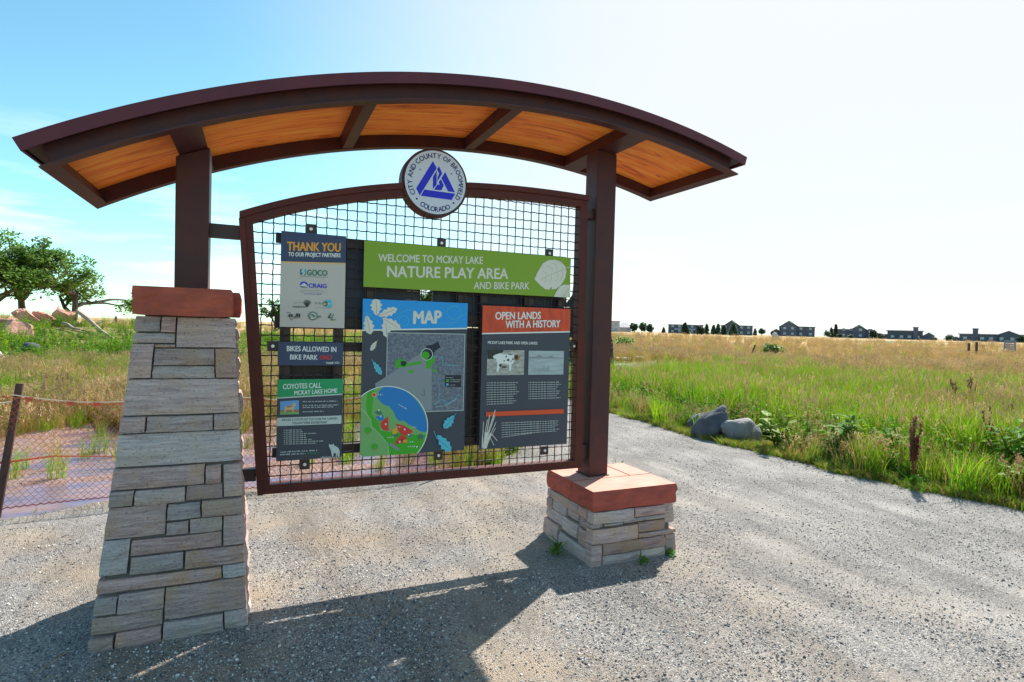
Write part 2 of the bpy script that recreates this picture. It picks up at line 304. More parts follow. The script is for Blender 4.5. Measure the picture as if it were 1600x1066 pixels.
def gravel_mat():
    m = mat('crushed_gravel', (.3, .3, .3), .95); t = m.node_tree; l = t.links.new; p = t.nodes['Principled BSDF']
    tcn = N(t, 'ShaderNodeTexCoord')
    v = N(t, 'ShaderNodeTexVoronoi'); v.inputs['Scale'].default_value = 135; l(tcn.outputs['Object'], v.inputs[0])
    sp = N(t, 'ShaderNodeSeparateColor'); l(v.outputs['Color'], sp.inputs[0])
    r = N(t, 'ShaderNodeValToRGB'); els = r.color_ramp.elements
    els[0].position = 0; els[0].color = (.045, .045, .055, 1); els[1].position = 1; els[1].color = (.60, .57, .53, 1)
    for q, c_ in ((.22, (.11, .108, .125)), (.5, (.22, .205, .20)), (.78, (.36, .325, .29))): x_ = els.new(q); x_.color = (*c_, 1)
    l(sp.outputs[0], r.inputs[0])
    v2 = N(t, 'ShaderNodeTexVoronoi'); v2.inputs['Scale'].default_value = 230; l(tcn.outputs['Object'], v2.inputs[0])
    sp2 = N(t, 'ShaderNodeSeparateColor'); l(v2.outputs['Color'], sp2.inputs[0])
    r2 = N(t, 'ShaderNodeValToRGB'); r2.color_ramp.elements[0].color = (.07, .065, .07, 1); r2.color_ramp.elements[1].color = (.44, .41, .37, 1); l(sp2.outputs[1], r2.inputs[0])
    mA = N(t, 'ShaderNodeMix', data_type='RGBA'); mA.inputs[0].default_value = .45; l(r.outputs[0], mA.inputs[6]); l(r2.outputs[0], mA.inputs[7])
    n = N(t, 'ShaderNodeTexNoise'); n.inputs['Scale'].default_value = 1.3; n.inputs['Detail'].default_value = 7; l(tcn.outputs['Object'], n.inputs[0])
    rr = N(t, 'ShaderNodeValToRGB'); rr.color_ramp.elements[0].position = .42; rr.color_ramp.elements[1].position = .68; l(n.outputs[0], rr.inputs[0])
    sc_ = N(t, 'ShaderNodeMath', operation='MULTIPLY'); sc_.inputs[1].default_value = .62; l(rr.outputs[0], sc_.inputs[0])
    # sandy fines: warm on the left, paler to the right
    sxyz = N(t, 'ShaderNodeSeparateXYZ'); l(tcn.outputs['Object'], sxyz.inputs[0])
    mrx = N(t, 'ShaderNodeMapRange'); mrx.inputs[1].default_value = .5; mrx.inputs[2].default_value = 5.0; l(sxyz.outputs[0], mrx.inputs[0])
    fin = N(t, 'ShaderNodeMix', data_type='RGBA'); fin.inputs[6].default_value = (.40, .285, .175, 1); fin.inputs[7].default_value = (.40, .375, .35, 1); l(mrx.outputs[0], fin.inputs[0])
    mB = N(t, 'ShaderNodeMix', data_type='RGBA'); l(sc_.outputs[0], mB.inputs[0]); l(mA.outputs[2], mB.inputs[6]); l(fin.outputs[2], mB.inputs[7])
    mpS = N(t, 'ShaderNodeMapping'); mpS.inputs['Rotation'].default_value = (0, 0, -.35); mpS.inputs['Scale'].default_value = (2.6, .8, 1); l(tcn.outputs['Object'], mpS.inputs[0])
    nS = N(t, 'ShaderNodeTexNoise'); nS.inputs['Scale'].default_value = 1.1; nS.inputs['Detail'].default_value = 8; nS.inputs['Roughness'].default_value = .65; l(mpS.outputs[0], nS.inputs[0])
    rS = N(t, 'ShaderNodeMapRange'); rS.inputs[1].default_value = .32; rS.inputs[2].default_value = .64; rS.inputs[3].default_value = .72; rS.inputs[4].default_value = 1.30; l(nS.outputs[0], rS.inputs[0])
    hv_ = N(t, 'ShaderNodeHueSaturation'); l(rS.outputs[0], hv_.inputs['Value']); l(mB.outputs[2], hv_.inputs['Color'])
    l(hv_.outputs[0], p.inputs['Base Color'])
    bmp = N(t, 'ShaderNodeBump'); bmp.inputs['Strength'].default_value = .9; bmp.inputs['Distance'].default_value = .009
    inv = N(t, 'ShaderNodeMath', operation='SUBTRACT'); inv.inputs[0].default_value = 1; l(v.outputs['Distance'], inv.inputs[1])
    m6 = N(t, 'ShaderNodeMath', operation='MULTIPLY_ADD'); m6.inputs[1].default_value = .6; l(sp.outputs[1], m6.inputs[0]); l(inv.outputs[0], m6.inputs[2])
    l(m6.outputs[0], bmp.inputs['Height']); l(bmp.outputs[0], p.inputs['Normal']); return m
M['gravel'] = gravel_mat()

def meadow_mat():
    m = mat('meadow_soil', (.2, .15, .08), .95); t = m.node_tree; l = t.links.new; p = t.nodes['Principled BSDF']
    ge = N(t, 'ShaderNodeNewGeometry')
    n = N(t, 'ShaderNodeTexNoise'); n.inputs['Scale'].default_value = .35; n.inputs['Detail'].default_value = 9; n.inputs['Roughness'].default_value = .6; l(ge.outputs['Position'], n.inputs[0])
    r = N(t, 'ShaderNodeValToRGB'); els = r.color_ramp.elements
    els[0].position = .3; els[0].color = (.05, .075, .02, 1); els[1].position = .72; els[1].color = (.34, .24, .10, 1)
    x_ = els.new(.48); x_.color = (.12, .13, .035, 1); x_ = els.new(.58); x_.color = (.25, .19, .07, 1)
    l(n.outputs[0], r.inputs[0])
    ln = N(t, 'ShaderNodeVectorMath', operation='LENGTH'); l(ge.outputs['Position'], ln.inputs[0])
    mr = N(t, 'ShaderNodeMapRange'); mr.inputs[1].default_value = 28; mr.inputs[2].default_value = 60; l(ln.outputs['Value'], mr.inputs[0])
    n2 = N(t, 'ShaderNodeTexNoise'); n2.inputs['Scale'].default_value = .05; n2.inputs['Detail'].default_value = 8; l(ge.outputs['Position'], n2.inputs[0])
    r2 = N(t, 'ShaderNodeValToRGB'); e2 = r2.color_ramp.elements; e2[0].position = .36; e2[0].color = (.12, .14, .04, 1); e2[1].position = .50; e2[1].color = (.46, .30, .125, 1)
    l(n2.outputs[0], r2.inputs[0])
    mx = N(t, 'ShaderNodeMix', data_type='RGBA'); l(mr.outputs[0], mx.inputs[0]); l(r.outputs[0], mx.inputs[6]); l(r2.outputs[0], mx.inputs[7])
    l(mx.outputs[2], p.inputs['Base Color'])
    bn = N(t, 'ShaderNodeTexNoise'); bn.inputs['Scale'].default_value = 18; bn.inputs['Detail'].default_value = 8; l(ge.outputs['Position'], bn.inputs[0])
    b = N(t, 'ShaderNodeBump'); b.inputs['Strength'].default_value = .8; b.inputs['Distance'].default_value = .04; l(bn.outputs[0], b.inputs['Height']); l(b.outputs[0], p.inputs['Normal'])
    return m
M['meadow'] = meadow_mat()
M['mud'] = mat('wet_mud', (.24, .115, .070), .6, var=(.23, .16, .15), scale=6, bump=1, bscale=22, bdist=.04)
wm = mat('puddle_water', (.115, .085, .17), .10, var=(.27, .14, .13), scale=1.8, stretch=(1, 2.5, 1), bump=.5, bscale=6, bdist=.02, spec=.5); M['water'] = wm

# ------------------------------------------------------------------ terrain sheets
def axis(a, b, near, far, grow=1.12):
    out = [0.0]; s = near
    while out[-1] < b: out.append(out[-1]+s); s = min(s*grow, far)
    neg = [0.0]; s = near
    while neg[-1] > a: neg.append(neg[-1]-s); s = min(s*grow, far)
    return np.array(sorted(set(neg[1:]+out)))
def sheet(name, xs, ys, zf, m, **kw):
    X, Y = np.meshgrid(xs, ys); Z = zf(X, Y); nx, ny = len(xs), len(ys)
    V = np.stack([X, Y, Z], -1).reshape(-1, 3)
    i = np.arange(nx*ny).reshape(ny, nx); Fq = np.stack([i[:-1, :-1], i[:-1, 1:], i[1:, 1:], i[1:, :-1]], -1).reshape(-1, 4)
    return link(name, npmesh(name, V, Fq, [m], smooth=True), **kw)
def tz(X, Y): return terrain(X, Y) - .012
sheet('meadow_ground', axis(-900, 1500, .35, 40)+.0, axis(-300, 1500, .35, 40)+.0, tz, M['meadow'], kind='structure')

# gravel outline on the ground, walked clockwise
G_OUT = [(-9, -4), (9.5, -4), (7.6, 1.0), (6.95, 2.4), (6.62, 3.2), (6.40, 4.0), (6.30, 4.9), (6.26, 5.9), (6.18, 7.0), (6.32, 8.4), (6.4, 9.5),
         (6.6, 11.2), (7.0, 13.5), (6.6, 15.5), (5.6, 15.2), (4.9, 13.0), (4.35, 10.6), (3.9, 8.6), (3.3, 7.0), (2.6, 6.2), (1.9, 5.98), (1.0, 6.03), (0, 6.06),
         (-1.07, 6.02), (-1.8, 5.62), (-3.2, 5.0), (-6, 4.4), (-9, 4.0)]
def dense(poly, step=.12, amp=.05, seed=3):
    out = []; n = len(poly)
    for i in range(n):
        a, b = Vector(poly[i]), Vector(poly[(i+1) % n]); d = (b-a).length; k = max(1, int(d/step)) if max(abs(a.x), abs(b.x)) < 8.9 or a.y > 0 else 1
        for j in range(k):
            p = a.lerp(b, j/k); nn = noise.noise(Vector((p.x*2.1, p.y*2.1, seed)))+.5*noise.noise(Vector((p.x*7, p.y*7, seed)))
            t = (b-a).normalized(); out.append((p.x-t.y*nn*amp*2, p.y+t.x*nn*amp*2))
    return out
G_D = dense(G_OUT)
def flat_poly(name, poly, z, m, **kw):
    from mathutils.geometry import tessellate_polygon
    bm = bmesh.new(); vs_ = [bm.verts.new((x, y, z)) for x, y in poly]
    for t in tessellate_polygon([[Vector((x, y, 0)) for x, y in poly]]):
        try: bm.faces.new([vs_[i] for i in t])
        except ValueError: pass
    bm.normal_update()
    for f in bm.faces:
        if f.normal.z < 0: f.normal_flip()
    me = D.meshes.new(name); bm.to_mesh(me); bm.free(); me.materials.append(m); return link(name, me, **kw)
flat_poly('gravel_path', G_D, .004, M['gravel'], kind='structure')
def in_poly(P, poly):
    x, y = P[:, 0], P[:, 1]; c = np.zeros(len(P), bool); n = len(poly)
    for i in range(n):
        (x0, y0), (x1, y1) = poly[i], poly[(i+1) % n]
        k = (y0 > y) != (y1 > y)
        if y1 != y0: c ^= k & (x < (x1-x0)*(y-y0)/(y1-y0)+x0)
    return c
# puddle and its muddy bed
def mudz(X, Y):
    b = np.vectorize(lambda x, y: noise.noise(Vector((x*.9, y*2.6, 5)))*.055+noise.noise(Vector((x*4, y*6, 2)))*.014)(X, Y)
    e_ = np.exp(-((X+2.2)/5.6)**6-((Y-8.4)/3.1)**6)
    z = -.050 + b*e_ + (1-e_)*-.14
    return np.where(Y < 6.4, np.minimum(z, -.004), z)
sheet('mud_flat', np.arange(-9, 4.4, .07), np.arange(4.3, 12, .07), mudz, M['mud'], kind='structure')
flat_poly('puddle_water', [(-8.5, 5.6), (3.4, 5.9), (3.2, 9.5), (1.5, 11.2), (-8.5, 11.4)], -.052, M['water'], kind='structure')
# far path strips, as seen between the grasses
def strip(name, pts, w):
    mb = MB(); n = len(pts)
    P = [Vector((p[0], p[1])) for p in pts]
    vv = []
    for i, p in enumerate(P):
        d = (P[min(i+1, n-1)]-P[max(i-1, 0)]).normalized(); s_ = Vector((-d.y, d.x))*w/2
        for q in (p+s_, p-s_): vv.append((q.x, q.y, terrain(q.x, q.y)+.03))
    mb.add(vv, [(2*i, 2*i+1, 2*i+3, 2*i+2) for i in range(n-1)]); return mb.build(name, M['gravel'], kind='structure')
def PXS(l): return [gp(a, b)[:2] for a, b in l]
strip('distant_path', PXS([(905, 585), (940, 582), (970, 578), (1000, 576), (1012, 574)]), 2.6)
strip('distant_path', PXS([(1040, 552), (1062, 553), (1100, 557), (1160, 559), (1220, 560), (1262, 561)]), 1.8)

# ------------------------------------------------------------------ stone piers
def stone_mesh(corner, nu, nv, rough, seed, size):
    """corner: fn(u,v,d)->xyz, u,v in 0..1, d in 0..1 depth; the front is a jittered grid with worn arrises"""
    rg = random.Random(seed); mb = MB(); g = []
    for j in range(nv+1):
        for i in range(nu+1):
            u, v = i/nu, j/nv; edge = (i in (0, nu)) or (j in (0, nv))
            d = (.10 if edge else 0)+rg.uniform(-1, 1)*rough*(.6 if edge else 1)
            if i in (0, nu) and j in (0, nv): d += .07
            uu = u+(rg.uniform(-.3, .3)/nu if 0 < i < nu else 0); vv_ = v+(rg.uniform(-.25, .25)/nv if 0 < j < nv else 0)
            if i in (0, nu): uu += (rg.uniform(0, .004))/size[0]*(1 if i == 0 else -1)
            if j in (0, nv): vv_ += (rg.uniform(0, .0028))/size[1]*(1 if j == 0 else -1)
            g.append(corner(uu, vv_, d))
    n = len(g); back = [corner(0, 0, 1), corner(1, 0, 1), corner(1, 1, 1), corner(0, 1, 1)]
    fs = [(j*(nu+1)+i, j*(nu+1)+i+1, (j+1)*(nu+1)+i+1, (j+1)*(nu+1)+i) for j in range(nv) for i in range(nu)]
    bot = [i for i in range(nu+1)]; top = [nv*(nu+1)+i for i in range(nu+1)]
    lef = [j*(nu+1) for j in range(nv+1)]; rig = [j*(nu+1)+nu for j in range(nv+1)]
    fs += [tuple(bot[::-1]+[n, n+1]), tuple(top+[n+2, n+3]), tuple(lef+[n+3, n]), tuple(rig[::-1]+[n+1, n+2])]
    mb.add(g+back, fs); return mb
class Pier:
    def __init__(s, base, top, h):
        s.b, s.t, s.h = base, top, h       # (x0,x1,y0,y1) at the foot and under the cap
    def at(s, z):
        k = z/s.h; return [a+(b-a)*k for a, b in zip(s.b, s.t)]
    def pt(s, face, u, z, d):
        x0, x1, y0, y1 = s.at(z)
        if face == 'f': return (x0+(x1-x0)*u, y0+d, z)
        if face == 'b': return (x1+(x0-x1)*u, y1-d, z)
        if face == 'l': return (x0+d, y1+(y0-y1)*u, z)
        return (x1-d, y0+(y1-y0)*u, z)
def rows(h, rg, lo=.05, hi=.15):
    z = 0; out = []
    while z < h-.001:
        d = rg.uniform(lo, hi)
        if h-z-d < lo: d = h-z
        out.append((z, z+d)); z += d
    return out
def random_layout(h, rg, width):
    out = []
    for z0, z1 in rows(h, rg):
        u = 0
        while u < .999:
            w = rg.uniform(.12, .42)/width
            if 1-u-w < .09: w = 1-u
            if z1-z0 > .09 and rg.random() < .45 and w*width > .16:
                zm = z0+(z1-z0)*rg.uniform(.35, .6); out += [(u, u+w, z0, zm), (u, u+w, zm, z1)]
            else: out.append((u, u+w, z0, z1))
            u += w
    return out
def build_pier(root, pier, layouts, seed, core=.05):
    rg = random.Random(seed); k = 0
    for face, lay in layouts.items():
        for (u0, u1, z0, z1) in lay:
            W = .6; j = .0022; du = j/W
            proud = rg.uniform(-.011, .012); dep = .085
            def corner(u, v, d, u0=u0, u1=u1, z0=z0, z1=z1, pr=proud):
                uu = u0+du+(u1-u0-2*du)*u; zz = z0+j+(z1-z0-2*j)*v
                return pier.pt(face, uu, zz, -pr+d*dep)
            nu = max(2, min(6, int((u1-u0)*9))); nv = 2 if z1-z0 < .07 else 3
            mb = stone_mesh(corner, nu, nv, .06, seed*1000+k, (max(.03, (u1-u0)*W), max(.02, z1-z0))); k += 1
            o = mb.build('stone', M['stone'], root)
            for p_ in o.data.polygons: p_.use_smooth = False
    x0, x1, y0, y1 = pier.b; a0, a1, b0, b1 = pier.t; c = core-.012
    mb = MB(); mb.hexa([(x0+c, y0+c, 0), (x1-c, y0+c, 0), (x1-c, y1-c, 0), (x0+c, y1-c, 0), (a0+c, b0+c, pier.h), (a1-c, b0+c, pier.h), (a1-c, b1-c, pier.h), (a0+c, b1-c, pier.h)])
    mb.build('mortar_core', M['core'], root)

LP = Pier((-.716, -.014, 3.26, 3.99), (-.552, -.104, 3.375, 3.87), 1.618)
RP = Pier((2.072, 2.808, 3.262, 4.0), (2.096, 2.786, 3.286, 3.955), .372)
# front of the tall pier, stone by stone (image measure: left, right, top, bottom of each stone)
A1 = lambda X0, X1, Y0, Y1: (100+X0/3.4375, 100+X1/3.4375, 430+Y0/3.4375, 430+Y1/3.4375)
A2 = lambda X0, X1, Y0, Y1: (100+X0/3.4375, 100+X1/3.4375, 730+Y0/3.4375, 730+Y1/3.4375)
stones_px = [A1(*q) for q in [(380, 517, 212, 306), (520, 602, 218, 312), (602, 930, 225, 392), (383, 596, 308, 369), (478, 600, 371, 392), (342, 478, 364, 558),
    (480, 811, 393, 487), (811, 930, 392, 556), (468, 811, 487, 560), (313, 933, 556, 756), (303, 438, 758, 852), (438, 802, 755, 848), (800, 938, 745, 832), (277, 958, 842, 1022)]] + \
    [A2(*q) for q in [(255, 757, 0, 118), (757, 845, -10, 94), (845, 972, -15, 165), (237, 374, 125, 216), (374, 650, 118, 208), (650, 862, 95, 190), (213, 548, 208, 388), (548, 736, 192, 296),
    (736, 956, 168, 268), (544, 670, 294, 374), (670, 852, 268, 364), (852, 978, 256, 428), (349, 850, 368, 474), (173, 349, 396, 603), (349, 643, 468, 580), (643, 975, 430, 552), (155, 850, 550, 690),
    (848, 978, 520, 607), (135, 284, 692, 824), (282, 538, 662, 794), (538, 984, 612, 826), (128, 530, 776, 918), (108, 268, 912, 1012), (268, 524, 866, 966), (524, 858, 796, 924), (856, 992, 764, 862)]]
def relax(lay_, W=.6):
    lay_ = [list(q) for q in lay_]
    for _ in range(6):
        for i in range(len(lay_)):
            for k in range(i+1, len(lay_)):
                a, b = lay_[i], lay_[k]; ou = (min(a[1], b[1])-max(a[0], b[0]))*W; oz = min(a[3], b[3])-max(a[2], b[2])
                if ou > 1e-4 and oz > 1e-4:
                    if oz < ou:
                        lo, hi = (a, b) if a[2]+a[3] < b[2]+b[3] else (b, a); m_ = (lo[3]+hi[2])/2; lo[3] = hi[2] = m_
                    else:
                        lo, hi = (a, b) if a[0]+a[1] < b[0]+b[1] else (b, a); m_ = (lo[1]+hi[0])/2; lo[1] = hi[0] = m_
    return [tuple(q) for q in lay_ if q[1]-q[0] > .03 and q[3]-q[2] > .012]
lay = []
for x0, x1, y0, y1 in stones_px:
    ym = (y0+y1)/2; xm = (x0+x1)/2
    def uz(px, py):
        z = 1.0
        for _ in range(4):
            yf_ = LP.at(z)[2]; w = vy(px, py, yf_); z = max(-.1, min(1.7, w[2]))
        a = LP.at(z); return (w[0]-a[0])/(a[1]-a[0]), w[2]
    u0, u1 = uz(x0, ym)[0], uz(x1, ym)[0]; z1, z0 = uz(xm, y0)[1], uz(xm, y1)[1]
    u0, u1 = max(0, u0), min(1, u1)
    if u0 < .04: u0 = 0
    if u1 > .955: u1 = 1
    lay.append((u0, u1, max(0, z0) if z0 > .03 else 0, min(1.615, z1)))
lay = relax(lay)
rg = random.Random(5)
lp = empty('stone_pier', (0, 0, 0), 0, 'tall tapering stone pier under the left steel post, capped with red sandstone', 'stone pier')
rp = empty('stone_pier', (0, 0, 0), 0, 'short squat stone pier under the right steel post, broad red slab on top', 'stone pier')
def inner(lay_, a, b): return [(a+(b-a)*u0, a+(b-a)*u1, z0, z1) for u0, u1, z0, z1 in lay_]
build_pier(lp, LP, {'f': lay, 'r': inner(random_layout(1.615, rg, .6), .13, 1), 'l': inner(random_layout(1.615, rg, .6), 0, .87), 'b': inner(random_layout(1.615, rg, .5), .15, .85)}, 1)
B = lambda X0, X1, Y0, Y1: (780+X0/5, 780+X1/5, 700+Y0/5, 700+Y1/5)
rf_u = lambda X: (X-735)/(1388-735)
rfront = [(0, .49, .285, .37), (.49, .875, .30, .37), (.875, 1, .225, .37), (0, .135, .253, .285), (.135, .36, .262, .285), (.36, .875, .268, .30), (.36, .875, .262, .268),
          (0, .54, .150, .253), (.54, .875, .185, .262), (.54, 1, .150, .185), (.0, .13, 0, .150), (.13, .868, .068, .150), (.868, 1, 0, .150), (.13, .57, 0, .068), (.57, .868, 0, .068)]
rfront = [q for q in rfront if q[3]-q[2] > .01]
# left face of the short pier: u runs from its far end to the near corner
rleft = [(0, .10, .30, .37), (.10, .80, .305, .37), (.80, 1, .295, .37), (0, .16, .22, .30), (.16, .52, .225, .305), (.52, .80, .24, .305), (.80, 1, .215, .295), (0, .44, .135, .22),
         (.44, .80, .12, .225), (.80, 1, .10, .215), (0, .10, 0, .135), (.10, .40, 0, .135), (.40, 1, 0, .10), (.44, .62, .10, .12)]
rleft = [q for q in rleft if q[3]-q[2] > .03]
build_pier(rp, RP, {'f': rfront, 'l': inner(rleft, 0, .88), 'r': inner(random_layout(.37, rg, .6), .13, 1), 'b': inner(random_layout(.37, rg, .5), .13, .87)}, 2)
def slab(root, x0, x1, y0, y1, z0, z1, seed, n=7, name='capstone'):
    """rock-faced slab: rough vertical faces, flat top"""
    rg_ = random.Random(seed); ring = []
    def side(a, b, k): return [tuple(a[i]+(b[i]-a[i])*j/k for i in (0, 1)) for j in range(k)]
    loop = side((x0, y0), (x1, y0), n)+side((x1, y0), (x1, y1), n)+side((x1, y1), (x0, y1), n)+side((x0, y1), (x0, y0), n)
    mb = MB(); cx_, cy_ = (x0+x1)/2, (y0+y1)/2; vv = []; m_ = len(loop); lv = 5
    for k in range(lv):
        z = z0+(z1-z0)*k/(lv-1); ins = (.010 if k in (0, lv-1) else 0)
        for (x, y) in loop:
            j = rg_.uniform(-.005, .006)*(.15 if k == lv-1 else 1)-ins*.5
            dx = (1 if x > x1-1e-4 else -1 if x < x0+1e-4 else 0); dy = (1 if y > y1-1e-4 else -1 if y < y0+1e-4 else 0)
            vv.append((x+dx*j, y+dy*j, z+(rg_.uniform(-.003, .003) if k < lv-1 else 0)))
    fs = [(k*m_+i, k*m_+(i+1) % m_, (k+1)*m_+(i+1) % m_, (k+1)*m_+i) for k in range(lv-1) for i in range(m_)]
    fs += [tuple(range(m_))[::-1], tuple(range((lv-1)*m_, lv*m_))]
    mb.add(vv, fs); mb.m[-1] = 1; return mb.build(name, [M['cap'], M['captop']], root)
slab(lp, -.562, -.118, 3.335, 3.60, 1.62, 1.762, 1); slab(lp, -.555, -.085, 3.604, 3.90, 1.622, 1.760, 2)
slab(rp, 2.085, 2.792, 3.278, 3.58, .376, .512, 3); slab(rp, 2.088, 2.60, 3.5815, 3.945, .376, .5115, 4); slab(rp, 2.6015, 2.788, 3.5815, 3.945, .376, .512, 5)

# ------------------------------------------------------------------ steel shelter
kiosk = empty('information_shelter', (1.0, 3.72, 0), 0, 'dark brown steel sign shelter with arched roof and orange plywood ceiling', 'sign shelter')
KO = Vector((1.0, 3.72, 0))
def kb(mb, name, m, parent=kiosk, **kw):
    mb.v = [(x-KO.x, y-KO.y, z) for x, y, z in mb.v] if parent is kiosk else mb.v
    return mb.build(name, m, parent, **kw)
ACX, ACZ, AR = 1.7745, -2.4708, 5.426; YF, YB = 3.207, 4.233
def th(x, r=AR): return math.asin((x-ACX)/r)
TL, TR = th(-.89), th(3.2)
def apt(t, r, y): return (ACX+(AR+r)*math.sin(t), y, ACZ+(AR+r)*math.cos(t))
def sweep(mb, t0, t1, r0, r1, y0, y1, n=1):
    vv = []
    for i in range(n+1):
        t = t0+(t1-t0)*i/n; vv += [apt(t, r0, y0), apt(t, r0, y1), apt(t, r1, y1), apt(t, r1, y0)]
    fs = [(4*i+k, 4*i+4+k, 4*i+4+(k+1) % 4, 4*i+(k+1) % 4) for i in range(n) for k in range(4)]
    fs += [(0, 1, 2, 3), (4*n+3, 4*n+2, 4*n+1, 4*n)]; mb.add(vv, fs)
dT = lambda m_: m_/AR
mb = MB()   # front channel: bottom flange, web, top flange
sweep(mb, TL, TR, 0, .009, YF, YF+.066, 64); sweep(mb, TL+dT(.05), TR-dT(.05), .009, .10, YF+.054, YF+.066, 64); kb(mb, 'edge_beam', M['steel'])
mb = MB(); sweep(mb, TL, TR, 0, .009, YB-.066, YB, 64); sweep(mb, TL+dT(.05), TR-dT(.05), .009, .10, YB-.066, YB-.054, 64); kb(mb, 'edge_beam', M['steel'])
for a, s_ in ((TL, 1), (TR, -1)):
    mb = MB(); sweep(mb, *sorted((a, a+s_*dT(.066))), 0, .009, YF+.0665, YB-.0665); sweep(mb, *sorted((a+s_*dT(.054), a+s_*dT(.066))), .009, .10, YF+.0665, YB-.0665); kb(mb, 'end_beam', M['steel'])
cb = [(-.33, .150), (.563, .072), (1.457, .072), (2.353, .150)]
for x, w in cb:
    t = th(x, AR+.0); mb = MB(); sweep(mb, t-dT(w/2), t+dT(w/2), .004 if w < .1 else .001, .084, YF+.0668, YB-.0668); kb(mb, 'cross_beam', M['steel'])
bays = [TL+dT(.0665)]+[v for x, w in cb for v in (th(x)-dT(w/2)-.00004, th(x)+dT(w/2)+.00004)]+[TR-dT(.0665)]
for i in range(5):
    mb = MB(); sweep(mb, bays[2*i], bays[2*i+1], .0845, .097, YF+.067, YB-.067, 12); kb(mb, 'ceiling_panel', M['wood'])
mb = MB(); sweep(mb, TL-dT(.010), TR+dT(.018), .101, .141, YF-.004, YB+.004, 64); kb(mb, 'roof_deck', M['steel_dark'])
mb = MB()
sweep(mb, TL-dT(.024), TR+dT(.03), .142, .147, YF-.014, YB+.014, 64)
sweep(mb, TL-dT(.024), TR+dT(.03), .086, .1418, YF-.014, YF-.0055, 64); sweep(mb, TL-dT(.024), TR+dT(.03), .086, .1418, YB+.0055, YB+.014, 64)
sweep(mb, TL-dT(.024), TL-dT(.015), .086, .1418, YF-.005, YB+.005); sweep(mb, TR+dT(.021), TR+dT(.03), .086, .1418, YF-.005, YB+.005)
kb(mb, 'roof_flashing', M['flash'])
for x0, x1, zb in ((-.415, -.25, 1.7625), (2.272, 2.437, .5125)):
    zt = min(apt(th(x0), 0, 0)[2], apt(th(x1), 0, 0)[2])-.0005
    zt0, zt1 = apt(th(x0), 0, 0)[2]-.001, apt(th(x1), 0, 0)[2]-.001
    mb = MB(); y0, y1 = 3.64, 3.805
    mb.hexa([(x0, y0, zb), (x1, y0, zb), (x1, y1, zb), (x0, y1, zb), (x0, y0, zt0), (x1, y0, zt1), (x1, y1, zt1), (x0, y1, zt0)])
    kb(mb, 'post', M['steel'], bevel=.006)
# grid frame: slanting left side, curved head, straight foot
arc_x = [-.096, .342, .82, 1.28, 1.616, 2.215]; arc_z = [2.225, 2.387, 2.50, 2.563, 2.582, 2.585]
pf = np.polyfit(arc_x, arc_z, 3); AZ = lambda x: float(np.polyval(pf, x))
FY0, FY1 = 3.672, 3.748
def rail(pts_out, pts_in, y0, y1, name='frame_rail', m=None, parent=None):
    mb = MB(); n = len(pts_out); vv = []
    for (xo, zo), (xi, zi) in zip(pts_out, pts_in): vv += [(xo, y0, zo), (xo, y1, zo), (xi, y1, zi), (xi, y0, zi)]
    fs = [(4*i+k, 4*i+4+k, 4*i+4+(k+1) % 4, 4*i+(k+1) % 4) for i in range(n-1) for k in range(4)]+[(0, 1, 2, 3), (4*n-1, 4*n-2, 4*n-3, 4*n-4)]
    mb.add(vv, fs); return kb(mb, name, m or M['steel_red'])
BLo, TLo, TRo, BRo = (.024, .580), (-.098, AZ(-.098)), (2.218, AZ(2.218)), (2.232, .576)
BLi, TLi, TRi, BRi = (.084, .634), (-.026, AZ(-.026)-.082), (2.160, AZ(2.16)-.080), (2.170, .632)
rail([BLo, TLo], [BLi, TLi], FY0, FY1); rail([BRo, TRo], [BRi, TRi], FY0, FY1); rail([BLo, BRo], [BLi, BRi], FY0, FY1)
xs_ = np.linspace(TLo[0], TRo[0], 36); xi_ = np.linspace(TLi[0], TRi[0], 36)
rail([(x, AZ(x)) for x in xs_], [(x, AZ(x)-.081) for x in xi_], FY0, FY1)
# thin front lip that stands proud along the outer edge
rail([(x, AZ(x)+.004) for x in xs_], [(x, AZ(x)-.034) for x in xs_], FY0-.016, FY0-.001, 'frame_lip')
rail([(BLo[0]-.003, BLo[1]), (TLo[0]-.003, TLo[1]-.036)], [(BLo[0]+.027, BLo[1]), (TLo[0]+.028, TLo[1]-.036)], FY0-.016, FY0-.001, 'frame_lip')
# collar ring round the emblem
SC = (1.052, 2.534)
mb = MB(); n = 56; R0, R1 = .170, .2205; vv = []
for i in range(n):
    a = 2*math.pi*i/n
    for r_, y_ in ((R1, FY0-.012), (R1, FY1), (R0, FY1), (R0, FY0-.012)): vv.append((SC[0]+r_*math.cos(a), y_, SC[1]+r_*math.sin(a)))
mb.add(vv, [(4*i+k, 4*((i+1) % n)+k, 4*((i+1) % n)+(k+1) % 4, 4*i+(k+1) % 4) for i in range(n) for k in range(4)]); kb(mb, 'emblem_collar', M['steel_red'])
# brackets between frame and posts / pier
for q in ((-.2495, -.078, 3.685, 3.735, 2.072, 2.150), (-.11, .012, 3.685, 3.735, .660, .733), (2.2195, 2.2715, 3.675, 3.745, 2.425, 2.50), (2.2255, 2.2715, 3.675, 3.745, .645, .745)):
    mb = MB(); mb.box(*q); kb(mb, 'bracket', M['steel_dark'])
